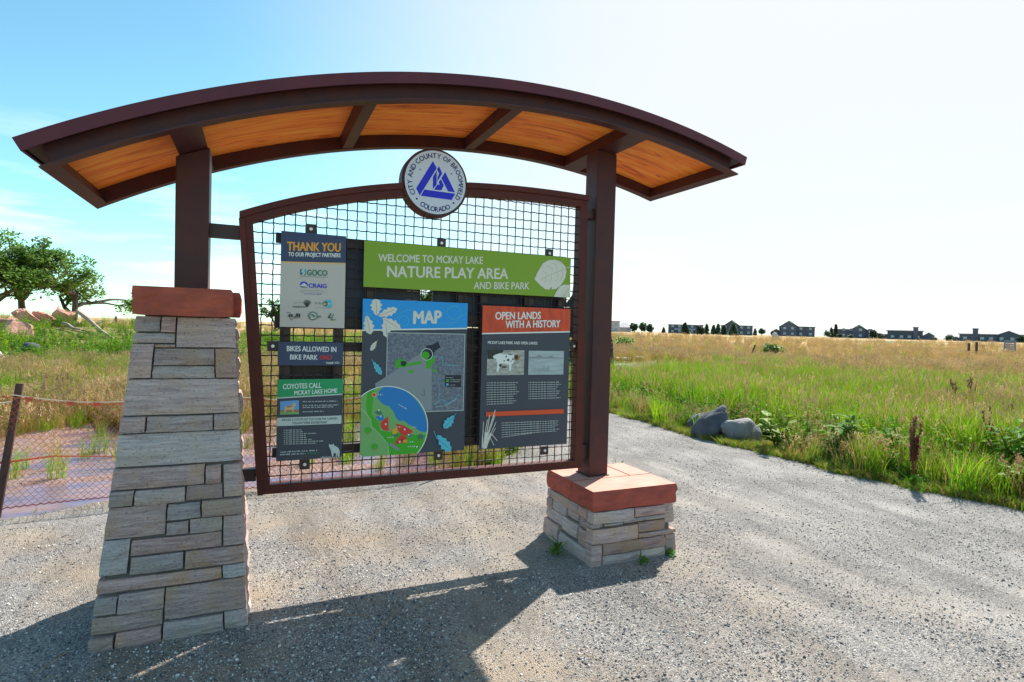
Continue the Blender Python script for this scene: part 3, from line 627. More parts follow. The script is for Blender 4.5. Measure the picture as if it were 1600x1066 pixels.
# crimped wires, 60 mm pitch
def left_edge(z): t = (z-BLi[1])/(TLi[1]-BLi[1]); return BLi[0]+(TLi[0]-BLi[0])*t
wy = 3.712
def crimp(p0, p1, vert, ph):
    L_ = math.dist(p0, p1); n = max(2, int(L_/.03)); pts = []
    for i in range(n+1):
        k = i/n; a = p0[0]+(p1[0]-p0[0])*k; c = p0[1]+(p1[1]-p0[1])*k; s_ = (1 if (i+ph) % 2 else -1)
        pts.append((a+(.0016*s_ if vert else 0), wy+.0035*s_*(1 if vert else -1), c+(0 if vert else .0014*s_)))
    return pts
k = 0
for i in range(0, 60):
    x = -.0354+.0604*i
    if x > 2.165: break
    z1 = AZ(x)-.075; z0 = .625
    if x < BLi[0]: 
        t = (BLi[0]-x)/(BLi[0]-TLi[0]); z0 = BLi[1]+(TLi[1]-BLi[1])*t
    if abs(x-SC[0]) < .2: z1 = min(z1, SC[1]-math.sqrt(max(0, .2**2-(x-SC[0])**2)))
    if z1-z0 < .05: continue
    mb = MB(); mb.tube(crimp((x, z0), (x, z1), True, i), .0037, 5); kb(mb, 'vertical_wire', M['wire'], smooth=True)
xr = lambda z: 2.163
for j in range(0, 40):
    z = 2.548-.0604*j
    if z < .65: break
    xa = left_edge(z)-.004
    if z > TLi[1]: 
        for xq in np.linspace(TLi[0], 1.9, 400):
            if AZ(xq)-.078 > z: xa = xq; break
        else: continue
    segs = [(xa, 2.165)]
    dz = abs(z-SC[1])
    if dz < .2: hw = math.sqrt(.04-dz*dz); segs = [(xa, SC[0]-hw), (SC[0]+hw, 2.165)]
    mb = MB(); ok = False
    for a, b in segs:
        if b-a > .04: mb.tube(crimp((a, z), (b, z), False, j), .0037, 5); ok = True
    if ok: kb(mb, 'horizontal_wire', M['wire'], smooth=True)
# support bars behind the grid, with the backs of the signs on the far side
def bar(x0, x1, z0, z1, y=3.728, m='steel_dark'):
    mb = MB(); mb.box(x0, x1, y, y+.03, z0, z1); kb(mb, 'support_bar', M[m])
bar(.130, .190, .80, 2.10); bar(.440, .500, .80, 2.10)
bar(.640, .700, .80, 2.08, 3.7285); bar(1.25, 1.31, .80, 2.08, 3.7285); bar(1.41, 1.47, .80, 2.08); bar(1.75, 1.82, .80, 2.08); bar(2.02, 2.085, .80, 2.08)
for a, b, z0, z1 in ((.10, 2.09, 2.08, 2.14), (.10, .69, 1.565, 1.635), (.08, 2.14, 1.425, 1.485), (.10, 1.45, .775, .835), (1.25, 1.45, 1.62, 1.68)):
    bar(a, b, z0, z1, 3.7592)
def back(x0, x1, z0, z1, m='steelback'):
    mb = MB(); mb.box(x0, x1, 3.792, 3.80, z0, z1); kb(mb, 'sign_back', M[m])
back(.13, 1.005, 1.63, 2.13); back(1.09, 2.09, 1.60, 2.12); back(1.20, 1.52, .78, 1.595, 'steelback2'); back(.13, .505, 1.24, 1.42, 'steelback2')
# mounting tabs with bolts
for px, py, dz in ((486, 358, 1), (690, 380, 1), (858.5, 396, 1), (426, 541, 0), (476, 726, -1), (685, 712, -1), (851, 704, -1), (897, 541, 0)):
    p = vy(px, py, 3.700); mb = MB(); w_ = .030
    mb.box(p[0]-w_, p[0]+w_, 3.6995, 3.7065, p[2]-.030, p[2]+.030); t_ = kb(mb, 'mounting_tab', M['steel_dark'])
    mb = MB(); cx_, cz_ = p[0]-KO.x, p[2]
    mb.tube([(cx_, 3.6992-KO.y, cz_), (cx_, 3.694-KO.y, cz_), (cx_, 3.6925-KO.y, cz_)], [.0105, .0105, .007], 12); mb.build('bolt', M['bolt'], t_)
# flanged foot plates
for x0, x1, z in ((-.435, -.23, 1.7622), (2.252, 2.457, .5122)):
    mb = MB(); mb.box(x0+.012, x1-.012, 3.628, 3.817, z, z+.006); kb(mb, 'foot_plate', M['steel_dark'])

# ------------------------------------------------------------------ signs
YS = 3.690
def text_polys(s, off=.0):
    cu = D.curves.new('lettering', 'FONT'); cu.body = s; cu.size = 1; cu.offset = off; cu.resolution_u = 3
    ob = D.objects.new('lettering', cu); me = D.meshes.new_from_object(ob)
    V = np.array([v.co[:2] for v in me.vertices]); Fs = [tuple(p.vertices) for p in me.polygons]
    D.objects.remove(ob); D.meshes.remove(me); D.curves.remove(cu); return V, Fs
class Sign:
    def __init__(s, name, label, cat, px):   # px: TL, TR, BL, BR in the photograph, all on the plane of the signs
        P = [vy(*q, YS) for q in px]; s.x0 = (P[0][0]+P[2][0])/2; s.x1 = (P[1][0]+P[3][0])/2; s.z1 = (P[0][2]+P[1][2])/2; s.z0 = (P[2][2]+P[3][2])/2
        s.o = Vector((s.x0, YS, s.z0)); s.root = empty(name, s.o, 0, label, cat); s.parts = {}; s.gen = {}; s.layer = 0
        mb = MB(); mb.box(0, s.x1-s.x0, 0, .006, 0, s.z1-s.z0); mb.build('panel', [M[s_] for s_ in ('slate',)], s.root, bevel=.001); s.panel = s.root.children[0] if s.root.children else None
    def base(s, m):
        for o in D.objects:
            if o.parent == s.root and o.name.startswith('panel'): o.data.materials[0] = M[m]
    def lay(s): s.layer += 1; return -.00012*s.layer
    def pt(s, p): w = vy(p[0], p[1], YS); return (w[0]-s.x0, w[2]-s.z0)
    def clipped(s, pts, rect=None):
        x0, z0, x1, z1 = rect or (0, 0, s.x1-s.x0, s.z1-s.z0); P = list(pts)
        for ax, lim, sg in ((0, x0, 1), (0, x1, -1), (1, z0, 1), (1, z1, -1)):
            Q = []
            for i in range(len(P)):
                a, b = P[i-1], P[i]; ia, ib = sg*(a[ax]-lim) >= -1e-9, sg*(b[ax]-lim) >= -1e-9
                if ia != ib:
                    t = (lim-a[ax])/(b[ax]-a[ax]); Q.append(tuple(a[k]+(b[k]-a[k])*t for k in (0, 1)))
                if ib: Q.append(b)
            P = Q
            if not P: return []
        return P
    def new(s, name): s.gen[name] = s.gen.get(name, 0)+1
    def part(s, name):
        k = (name, s.gen.get(name, 0))
        if k not in s.parts: s.parts[k] = (MB(), [])
        return s.parts[k]
    def mi(s, name, m):
        mb, ms = s.part(name)
        if m not in ms: ms.append(m)
        return mb, ms.index(m)
    def poly(s, name, pts, m, px=True, clip=True):
        P = [s.pt(p) for p in pts] if px else pts
        if clip: P = s.clipped(P)
        if len(P) < 3: return
        mb, i = s.mi(name, m); y = s.lay()
        from mathutils.geometry import tessellate_polygon
        tris = tessellate_polygon([[Vector((a, b, 0)) for a, b in P]])
        mb.add([(a, y, b) for a, b in P], [tuple(t) for t in tris], i)
    def rect(s, name, px0, px1, m):   # px0 top-left, px1 bottom-right (flat in the world)
        a, b = s.pt(px0), s.pt(px1); s.poly(name, [(a[0], b[1]), (b[0], b[1]), (b[0], a[1]), (a[0], a[1])], m, False)
    def line(s, name, pts, w, m, px=True):
        P = [s.pt(p) for p in pts] if px else pts
        mb, i = s.mi(name, m); y = s.lay()
        for a, b in zip(P, P[1:]):
            d = Vector((b[0]-a[0], b[1]-a[1])); 
            if d.length < 1e-6: continue
            d.normalize(); n_ = Vector((-d.y, d.x))*w/2
            q = [(a[0]+n_.x, a[1]+n_.y), (b[0]+n_.x, b[1]+n_.y), (b[0]-n_.x, b[1]-n_.y), (a[0]-n_.x, a[1]-n_.y)]
            q = s.clipped(q)
            if len(q) > 2: mb.add([(u, y, v) for u, v in q], [tuple(range(len(q)))], i)
    def text(s, body, bl, br, h, m, off=.02, name='lettering'):
        """bl, br: image points at the ends of the base line; h: cap height in image pixels at the left end"""
        if name == 'lettering': s.new(name)
        bold = .012+off*.9; off = 0; a, b = s.pt(bl), s.pt(br); c = s.pt((bl[0], bl[1]-h)); H_ = c[1]-a[1]; z = (a[1]+b[1])/2
        V, Fs = text_polys(body, off); x0, x1 = V[:, 0].min(), V[:, 0].max()
        V2, _ = text_polys('H', off); ch = V2[:, 1].max()
        mb, i = s.mi(name, m); d_ = bold*H_
        for qx, qz in ((0, 0), (-1, 0), (1, 0), (0, .7), (0, -.7)):   # a heavier weight: thin overlaid copies
            y = s.lay(); ax_, bx_ = a[0]+d_, b[0]-d_
            mb.add([(ax_+(v[0]-x0)/(x1-x0)*(bx_-ax_)+qx*d_, y, a[1]+(v[0]-x0)/(x1-x0)*(b[1]-a[1])+v[1]/ch*H_+qz*d_) for v in V], Fs, i)
    def greek(s, rows_, h, m, name='small_print'):
        mb, i = s.mi(name, m); y = s.lay(); rg_ = random.Random(len(rows_))
        for bl, br in rows_:
            a, b = s.pt(bl), s.pt(br); H_ = h*3.7/900; x = a[0]; sl = (b[1]-a[1])/max(1e-6, b[0]-a[0])
            while x < b[0]:
                z = a[1]+(x-a[0])*sl
                w = min(rg_.uniform(.6, 2.4)*H_*2.0, b[0]-x)
                for k in range(max(1, int(w/(H_*.62)))):
                    xx = x+k*H_*.62
                    hh = H_*rg_.choice((.62, .62, .8, 1)); mb.add([(xx, y, z), (xx+H_*.46, y, z), (xx+H_*.46, y, z+hh), (xx, y, z+hh)], [(0, 1, 2, 3)], i)
                x += w+H_*.35
    def finish(s):
        for (n_, k_), (mb, ms) in s.parts.items():
            if mb.f: mb.build(n_, [M[q] for q in ms], s.root, **({'kind': 'stuff'} if n_ in ('small_print', 'grass_print', 'animal_print') else {}))
def Zm(ox, oy, k): return lambda X, Y: (ox+X/k, oy+Y/k)
def leaf_poly(cx_, cy_, ang, ln, wd, lobes=4, depth=.32, n=64):
    """lobed leaf outline; tip points along ang (degrees, image sense)"""
    a = math.radians(ang); ca, sa = math.cos(a), math.sin(a); out = []
    for sgn in (1, -1):
        ts = np.linspace(0, 1, n//2)
        if sgn < 0: ts = ts[::-1]
        for t in ts:
            w = wd/2*(math.sin(math.pi*min(1, t*.93+.04))**.75)*(1-depth*(.5+.5*math.cos(2*math.pi*lobes*t+.4)))*(0.65+.5*t if t < .8 else 1.05-.3*(t-.8)*5*.4)
            x, y = (t-.5)*ln, sgn*w; out.append((cx_+x*ca-y*sa, cy_+x*sa+y*ca))
    return out
def circ(cx_, cy_, rx, ry=None, n=40, a0=0, a1=360):
    ry = ry or rx; return [(cx_+rx*math.cos(math.radians(a0+(a1-a0)*i/n)), cy_+ry*math.sin(math.radians(a0+(a1-a0)*i/n))) for i in range(n if a1-a0 == 360 else n+1)]

# --- thank-you sign
s = Sign('partner_sign', 'upright grey sign with navy header reading THANK YOU, above the bikes notice', 'sign', [(440, 360.2), (541, 369.9), (436.5, 510.8), (538, 513)]); s.base('boardgrey')
z = Zm(430, 355, 6.667)
W_, Hh = s.x1-s.x0, s.z1-s.z0; za, zc = s.pt((438.6, 408.4))[1], s.pt((540, 411))[1]
s.poly('header_band', [(0, za), (W_, zc), (W_, Hh), (0, Hh)], 'navy2', False, False); s.poly('header_rule', [(0, za-.010), (W_, zc-.010), (W_, zc), (0, za)], 'orangepale', False, False)
s.text('THANK YOU', z(121, 243), z(683, 256), 13.4, 'orangeprint', .035); s.text('TO OUR PROJECT PARTNERS', z(135, 303), z(681, 315), 6.2, 'whiteprint', .03)
s.new('logo'); s.rect('logo', z(260, 437), z(318, 500), 'forest'); s.poly('logo', circ(*z(293, 462), 3.4), 'lightblue'); s.line('logo', [z(305, 440), z(275, 455), z(310, 478), z(285, 498)], .006, 'cream')
s.text('GOCO', z(328, 502), z(544, 508), 8.6, 'forest', .045); s.line('logo', [z(262, 512), z(540, 524)], .003, 'textgrey')
s.new('logo'); s.poly('logo', [p for p in circ(*z(298, 603), 6.0, 5.4, 24, 150, 380)], 'royal'); s.poly('logo', [z(258, 612), z(300, 580), z(330, 605), z(330, 622), z(300, 615)], 'cream'); s.rect('logo', z(270, 618), z(328, 635), 'textgrey')
s.text('CRAIG', z(346, 630), z(536, 636), 6.4, 'royal', .03)
s.greek([(z(250, 663), z(530, 666)), (z(258, 679), z(528, 689))], .8, 'textgrey'); s.greek([(z(300, 699), z(485, 704))], 1.2, 'royal')
s.new('logo'); s.text('HABITAT', z(182, 838), z(330, 840), 2.6, 'blackprint', .02, 'logo')
s.line('logo', [z(185, 800), z(210, 785), z(300, 788), z(350, 800)], .002, 'textgrey')
for k in range(11):
    s.line('logo', [z(332, 835), z(332+math.cos(math.radians(200+k*14))*42, 800+math.sin(math.radians(200+k*14))*44)], .0022, 'blackprint')
s.new('logo'); s.greek([(z(415, 800), z(495, 802))], 2.4, 'textgrey'); s.poly('logo', circ(*z(552, 798), 6.2), 'lightblue'); s.poly('logo', circ(*z(525, 798), 4.0), 'forest'); s.poly('logo', circ(*z(515, 802), 2.2, 1.3), 'orangepale'); s.greek([(z(545, 806), z(590, 806))], 2.6, 'cream'); s.greek([(z(415, 843), z(590, 846))], .7, 'textgrey')
s.new('logo'); s.line('logo', [z(120, 893), z(150, 890), z(158, 905), z(135, 920), z(150, 945), z(172, 970), z(190, 940), z(215, 925), z(200, 950), z(262, 940)], .0026, 'blackprint'); s.greek([(z(140, 935), z(285, 935))], 5.0, 'blackprint')
s.new('logo'); s.poly('logo', circ(*z(392, 925), 7.2, 6.6), 'forest'); s.poly('logo', circ(*z(392, 925), 5.6, 5.1), 'boardgrey'); s.poly('logo', leaf_poly(*z(385, 915), 20, 8, 3.4), 'forest'); s.greek([(z(345, 940), z(482, 942))], 3.0, 'forest')
s.new('logo'); s.line('logo', [z(580, 900), z(552, 945), z(578, 940)], .006, 'blackprint'); s.line('logo', [z(608, 905), z(580, 968), z(632, 966)], .005, 'forest'); s.line('logo', [z(590, 975), z(630, 970)], .0025, 'orangepale')
s.finish()
# --- bikes notice
s = Sign('bike_notice', 'small slate notice reading BIKES ALLOWED IN BIKE PARK ONLY, left of the map', 'sign', [(434.6, 533.6), (536.8, 536.6), (433.4, 570.4), (535.5, 572)]); s.base('navy')
z = Zm(370, 440, 6.662)
s.text('BIKES ALLOWED IN', z(520, 724), z(1036, 734), 8.0, 'whiteprint', .025); s.text('BIKE PARK', z(553, 811), z(842, 815), 7.6, 'whiteprint', .025); s.text('ONLY', z(862, 813), z(998, 811), 6.4, 'redflat', .04); s.text('THANK YOU', z(925, 860), z(1065, 855), 3.2, 'whiteprint', .02)
s.finish()
# --- coyote sign
s = Sign('coyote_sign', 'slate sign with green header reading COYOTES CALL MCKAY LAKE HOME, lowest on the left', 'sign', [(434.2, 593), (537, 592), (430.8, 721.6), (533.3, 714.1)]); s.base('slate')
z = Zm(425, 580, 7.35)
s.poly('header_band', [s.pt((434, 590)), s.pt((537.5, 589)), (s.x1-s.x0, s.pt(z(800, 262))[1]), (0, s.pt(z(63, 305))[1])], 'emerald', False)
s.line('header_rule', [z(55, 310), z(806, 266)], .007, 'greyprint')
s.text('COYOTES CALL', z(124, 208), z(566, 190), 7.8, 'whiteprint', .02); s.text('MCKAY LAKE HOME', z(255, 275), z(748, 245), 6.6, 'whiteprint', .02)
s.poly('picture', [z(93, 348), z(310, 333), z(310, 494), z(93, 500)], 'photosky'); s.poly('picture', [z(93, 448), z(310, 440), z(310, 494), z(93, 500)], 'tan')
s.poly('picture', [z(150, 408), z(200, 395), z(235, 388), z(240, 362), z(250, 372), z(268, 358), z(268, 378), z(278, 390), z(260, 400), z(250, 425), z(246, 478), z(238, 478), z(232, 440), z(190, 445), z(165, 445), z(150, 480), z(140, 478), z(146, 440)], 'orangepale')
s.poly('picture', [z(160, 408), z(200, 398), z(232, 393), z(225, 412), z(180, 420)], 'tan'); s.poly('picture', [z(93, 475), z(310, 470), z(310, 494), z(93, 500)], 'mapsage')
s.greek([(z(352, 356), z(762, 350)), (z(352, 402), z(765, 393)), (z(352, 424), z(705, 416)), (z(352, 472), z(605, 467))], 1.7, 'greyprint')
s.poly('caption_band', [z(60, 536), z(798, 508), z(796, 603), z(55, 632)], 'greyprint')
s.text('SHOULD A COYOTE GET TOO CLOSE FOR COMFORT,', z(112, 573), z(756, 556), 3.6, 'slate', .01); s.text('FOLLOW THESE SUGGESTIONS!', z(236, 610), z(630, 598), 3.4, 'slate', .01)
for k, xe in enumerate((345, 358, 505, 390, 395, 460, 595, 510)):
    yy = 684+k*22.5; s.greek([(z(138, yy), z(xe, yy-(xe-138)*.03))], 1.5, 'greyprint'); s.poly('small_print', circ(*z(130, yy-5), .35, n=6), 'greyprint')
s.greek([(z(92, 935), z(512, 915)), (z(92, 965), z(392, 950))], 1.9, 'greyprint'); s.greek([(z(402, 950), z(525, 944))], 1.9, 'emerald')
s.poly('animal_print', [z(655, 832), z(672, 845), z(690, 842), z(705, 828), z(708, 850), z(730, 860), z(762, 880), z(775, 915), z(774, 978), z(756, 980), z(750, 945), z(745, 980), z(732, 980), z(732, 940), z(705, 940), z(704, 978), z(688, 980), z(680, 935), z(672, 900), z(662, 880), z(652, 862)], 'greyprint')
for k in range(26): xx = 560+k*9; s.line('animal_print', [z(xx, 1004-k*.4), z(xx+4, 984-(k % 4)*4)], .0022, 'greyprint')
s.finish()
# --- welcome banner
s = Sign('welcome_banner', 'long olive green banner reading WELCOME TO MCKAY LAKE NATURE PLAY AREA', 'sign', [(569.6, 374), (891.6, 404.1), (567.5, 447.3), (891, 466)]); s.base('greenprint')
z = Zm(600, 80, 2.665)
s.text('WELCOME TO MCKAY LAKE', (590.8, 408.7), (754.6, 412.6), 11.8, 'cream', .02)
s.text('NATURE PLAY AREA', (604.5, 432.8), (794, 436), 17.2, 'cream', .028); s.text('AND BIKE PARK', (740, 451.6), (827, 452.2), 11, 'cream', .02)
z = Zm(720, 360, 5.33)
big = [z(612, 408), z(640, 345), z(683, 275), z(730, 248), z(785, 246), z(835, 262), z(868, 300), z(878, 345), z(868, 400), z(835, 455), z(790, 490), z(755, 492), z(757, 470), z(733, 494), z(700, 490), z(665, 462)]
s.poly('leaf_print', big, 'cream')
s.line('leaf_print', [z(905, 305), z(860, 322), z(800, 345), z(730, 375), z(662, 412)], .0055, 'cream'); s.line('leaf_print', [z(890, 312), z(800, 347), z(730, 377), z(662, 412)], .0022, 'greenprint')
for (a, b, c_, d_) in ((715, 300, 765, 340), (755, 275, 805, 330), (800, 262, 845, 325)):
    s.line('leaf_print', [z(a, b), z((a+c_)/2+14, b+8), z(c_, d_)], .0018, 'greenprint')
for (a, b, c_, d_) in ((750, 372, 745, 430), (800, 350, 800, 430), (842, 335, 835, 425), (700, 395, 705, 440), (680, 340, 725, 378)):
    s.line('leaf_print', [z(a, b), z((a+c_)/2+9, (b+d_)/2), z(c_-10, d_)], .0018, 'greenprint')
s.new('leaf_print'); s.poly('leaf_print', [z(768, 560), z(795, 510), z(820, 470), z(860, 452), z(915, 458), z(960, 600), z(800, 600)], 'cream'); s.line('leaf_print', [z(910, 470), z(880, 510), z(845, 560)], .002, 'greenprint')
for k in range(4): s.line('leaf_print', [z(868-k*14, 470+k*22), z(895-k*12, 500+k*14), z(905, 545+k*4)], .0016, 'greenprint')
s.finish()
# --- map sign
s = Sign('map_sign', 'dark slate MAP sign with bright blue header, oak leaves and round lake plan', 'sign', [(567.1, 466.3), (731.1, 474.5), (561.9, 713), (725.2, 704.2)]); s.base('slate')
z = Zm(560, 460, 7.617)
W_, Hh = s.x1-s.x0, s.z1-s.z0
zb = s.pt((566, 514))[1]
za, zc = s.pt((565.6, 515))[1], s.pt((730, 512.4))[1]
s.poly('header_band', [(0, Hh), (0, za), (W_, zc), (W_, Hh)], 'blueprint', False, False); s.poly('header_rule', [(0, za-.009), (W_, zc-.009), (W_, zc), (0, za)], 'whiteprint', False, False)
s.text('MAP', z(650, 350), z(990, 343), 19.5, 'cream', .05)
s.line('swirl_print', [z(400, 320), z(470, 270), z(520, 210), z(580, 188), z(640, 190)], .0028, 'lightblue'); s.line('swirl_print', circ(*z(540, 318), 7.6, 8.2, 24)+[z(598, 318)], .0028, 'lightblue')
s.new('swirl_print'); s.line('swirl_print', circ(*z(1138, 218), 10.6, 10.4, 28)+[z(1218, 218)], .0028, 'lightblue'); s.line('swirl_print', [z(940, 330), z(1020, 350), z(1090, 352), z(1160, 330), z(1200, 285), z(1290, 215)], .0028, 'lightblue')
for (a, b, an, l_, w_) in ((212, 150, -92, 200/7.6, 21), (350, 215, -22, 235/7.6, 16), (330, 400, 85, 230/7.6, 18), (395, 350, 32, 250/7.6, 17), (120, 365, 78, 225/7.6, 19)):
    s.new('leaf_print'); s.poly('leaf_print', leaf_poly(*z(a, b), an, l_, w_), 'cream')
    ca, sa = math.cos(math.radians(an)), math.sin(math.radians(an)); c0 = z(a, b)
    s.line('leaf_print', [(c0[0]-ca*l_*.46, c0[1]-sa*l_*.46), (c0[0]+ca*l_*.36, c0[1]+sa*l_*.36)], .0024, 'tan')
s.new('leaf_print'); s.line('leaf_print', [z(62, 215), z(140, 245), z(195, 305)], .004, 'lightblue')
s.new('leaf_print'); s.poly('leaf_print', leaf_poly(*z(180, 615), 122, 17, 9), 'cream'); s.line('leaf_print', [z(232, 545), z(150, 660)], .002, 'cream'); s.line('leaf_print', [z(215, 580), z(160, 650)], .0016, 'slate')
s.new('leaf_print'); s.poly('leaf_print', leaf_poly(*z(225, 880), 58, 24, 11), 'lightblue'); s.line('leaf_print', [z(155, 770), z(185, 825)], .003, 'lightblue'); s.line('leaf_print', [z(190, 830), z(270, 940)], .0016, 'slate')
a, b = s.pt((605.6, 521)), s.pt((723, 640.8)); ax0, az1 = a; ax1, az0 = b; az1 = s.pt((665, 521.5))[1]
s.poly('aerial_map', [(ax0-.004, az0-.004), (ax1+.004, az0-.004), (ax1+.004, az1+.004), (ax0-.004, az1+.004)], 'greyprint', False); s.poly('aerial_map', [(ax0, az0), (ax1, az0), (ax1, az1), (ax0, az1)], 'aerial', False)
s.poly('aerial_map', [z(745, 700), z(360, 960), z(360, 1380), z(870, 1380), z(870, 760)], 'textgrey')
s.poly('aerial_map', [s.pt(z(360, 960)), s.pt(z(200, 1060)), s.pt(z(200, 1160)), s.pt(z(360, 1160))], 'textgrey', False)
for (p_, m_) in (([(745, 790), (600, 820), (600, 850), (745, 830)], 'mapgreen'), ([(440, 800), (480, 765), (560, 790), (600, 830), (570, 865), (440, 880)], 'mapgreen'), ([(800, 760), (900, 740), (905, 810), (865, 830), (862, 880), (930, 900), (930, 955), (870, 885), (805, 880)], 'mapgreen'), ([(590, 905), (655, 900), (650, 940), (610, 940)], 'mapgreen'),
                 ([(805, 610), (880, 600), (945, 560), (975, 630), (915, 670), (880, 730), (810, 690)], 'mapdark'), ([(500, 795), (560, 795), (572, 825), (550, 855), (505, 850)], 'mapdark')):
    s.poly('aerial_map', [z(*q) for q in p_], m_)
s.poly('aerial_map', circ(*z(812, 714), 9.3), 'whiteprint'); s.poly('aerial_map', circ(*z(812, 714), 8.5), 'mapdark'); s.poly('aerial_map', circ(*z(795, 725), 6.4, 6), 'mapgreen')
s.line('aerial_map', [z(900, 745), z(1000, 745), z(1000, 840), z(1180, 848)], .003, 'lightblue'); s.line('aerial_map', [z(930, 950), z(965, 1080), z(970, 1180), z(940, 1240)], .0025, 'lightblue')
z3 = Zm(555, 585, 7.894)
s.line('aerial_map', [z3(970, 375), z3(1060, 310), z3(1110, 330), z3(1100, 375), z3(1230, 310), z3(1245, 265), z3(1295, 245)], .004, 'lightblue'); s.line('aerial_map', [z3(990, 400), z3(1100, 390), z3(1180, 350), z3(1250, 300)], .002, 'greyprint'); s.line('aerial_map', [z3(850, 180), z3(852, 260), z3(810, 255)], .004, 'forest')
s.poly('map_legend', [z3(1105, 10), z3(1303, 8), z3(1303, 158), z3(1105, 150)], 'mapdark'); s.rect('map_legend', z3(1120, 60), z3(1152, 95), 'mapgreen'); s.rect('map_legend', z3(1120, 112), z3(1148, 138), 'lightblue')
s.greek([(z3(1118, 44), z3(1210, 44)), (z3(1170, 70), z3(1295, 72)), (z3(1170, 92), z3(1290, 94)), (z3(1165, 135), z3(1235, 135))], 1.1, 'greyprint')
CX_, CY_, RR = *z3(398, 640), 498/7.894
s.poly('lake_plan', circ(CX_, CY_, RR, RR, 96), 'whiteprint'); s.poly('lake_plan', circ(CX_, CY_, RR-1.3, RR-1.3, 96), 'mapsage')
def incirc(pts):   # keep inside the plan
    out = []
    for q in pts:
        dx, dy = q[0]-CX_, q[1]-CY_; d = math.hypot(dx, dy); k = min(1, (RR-1.5)/max(d, 1e-6)); out.append((CX_+dx*k, CY_+dy*k))
    return out
s.poly('lake_plan', incirc([z3(*q) for q in [(135, 205), (180, 175), (235, 160), (225, 260), (210, 380), (205, 500), (300, 600), (300, 690), (400, 705), (450, 700), (560, 720), (760, 745), (885, 745), (870, 830), (830, 930), (760, 1020), (430, 1060), (400, 880), (330, 760), (200, 640), (190, 560), (150, 490), (130, 380)]]), 'mapgreen')
s.line('lake_plan', [z3(*q) for q in [(232, 200), (225, 300), (208, 440), (290, 580), (305, 690), (410, 705), (520, 700), (760, 720), (880, 725)]], .0035, 'mapsage'); s.line('lake_plan', [z3(*q) for q in [(70, 420), (130, 480), (190, 560), (200, 640), (330, 770), (400, 860), (415, 1000)]], .002, 'cream')
s.poly('lake_plan', incirc([z3(*q) for q in [(345, 150), (450, 138), (560, 168), (640, 215), (710, 275), (765, 335), (815, 410), (860, 500), (885, 580), (893, 650), (885, 705), (850, 712), (790, 695), (720, 650), (650, 615), (600, 570), (540, 575), (500, 535), (475, 470), (420, 395), (350, 375), (290, 320), (268, 280), (290, 210)]]), 'lakeblue')
s.text('McKay Lake', z3(535, 380), z3(632, 430), 2.0, 'whiteprint', .01, 'lake_plan')
for p_, m_ in (([(235, 470), (285, 430), (335, 480), (300, 505)], 'forest'), ([(245, 520), (350, 500), (345, 560), (300, 575)], 'lakeblue'), ([(305, 600), (350, 555), (405, 520), (410, 700), (350, 690), (315, 650)], 'redflat'),
               ([(500, 605), (600, 630), (715, 700), (660, 750), (600, 755), (550, 730), (520, 670)], 'redflat'), ([(450, 680), (500, 650), (525, 690), (500, 735), (455, 735)], 'orangeprint'), ([(470, 745), (530, 735), (520, 770), (480, 765)], 'forest'),
               ([(560, 745), (640, 775), (600, 840), (540, 850), (510, 865), (485, 830), (520, 790)], 'redflat'), ([(585, 810), (640, 800), (635, 840), (590, 838)], 'orangeprint'), ([(630, 760), (690, 735), (680, 770)], 'lakeblue'), ([(430, 835), (545, 915), (520, 945), (415, 870)], 'textgrey'), ([(560, 800), (590, 800), (575, 835)], 'blackprint')):
    s.poly('lake_plan', [z3(*q) for q in p_], m_)
for q in ((155, 690), (235, 888), (800, 770)):
    s.new('tree_print'); s.poly('tree_print', circ(*z3(*q), 5.4 if q[0] < 500 else 4.2, 4.6, 14), 'mapgreen' if q[0] < 500 else 'forest'); s.rect('tree_print', z3(q[0]-5, q[1]+20), z3(q[0]+5, q[1]+65), 'tan')
s.poly('lake_plan', circ(*z3(228, 250), 3.8), 'orangepale'); s.poly('lake_plan', circ(*z3(228, 250), 2.5), 'redflat')
for q in ((287, 445), (310, 520), (372, 615), (605, 680), (545, 830), (755, 895), (655, 745)): s.poly('lake_plan', [z3(q[0]-14, q[1]-12), z3(q[0]+14, q[1]-12), z3(q[0], q[1]+14)], 'whiteprint')
for q in ((275, 255, 345), (390, 782, 470), (505, 652, 560), (665, 835, 730), (640, 893, 740), (690, 655, 750)): s.greek([(z3(q[0], q[1]), z3(q[2], q[1]))], 1.7, 'whiteprint', 'lake_plan')
s.new('leaf_print'); s.poly('leaf_print', leaf_poly(*z3(1150, 585), 128, 25, 16), 'lightblue'); s.line('leaf_print', [z3(1240, 475), z3(1205, 525)], .003, 'lightblue'); s.line('leaf_print', [z3(1200, 530), z3(1100, 650)], .002, 'slate')
s.new('leaf_print'); s.poly('leaf_print', leaf_poly(*z3(1090, 850), 52, 33, 19), 'lightblue'); s.line('leaf_print', [z3(965, 695), z3(1000, 790)], .004, 'lightblue'); s.line('leaf_print', [z3(1010, 790), z3(1160, 920)], .002, 'slate')
s.finish()
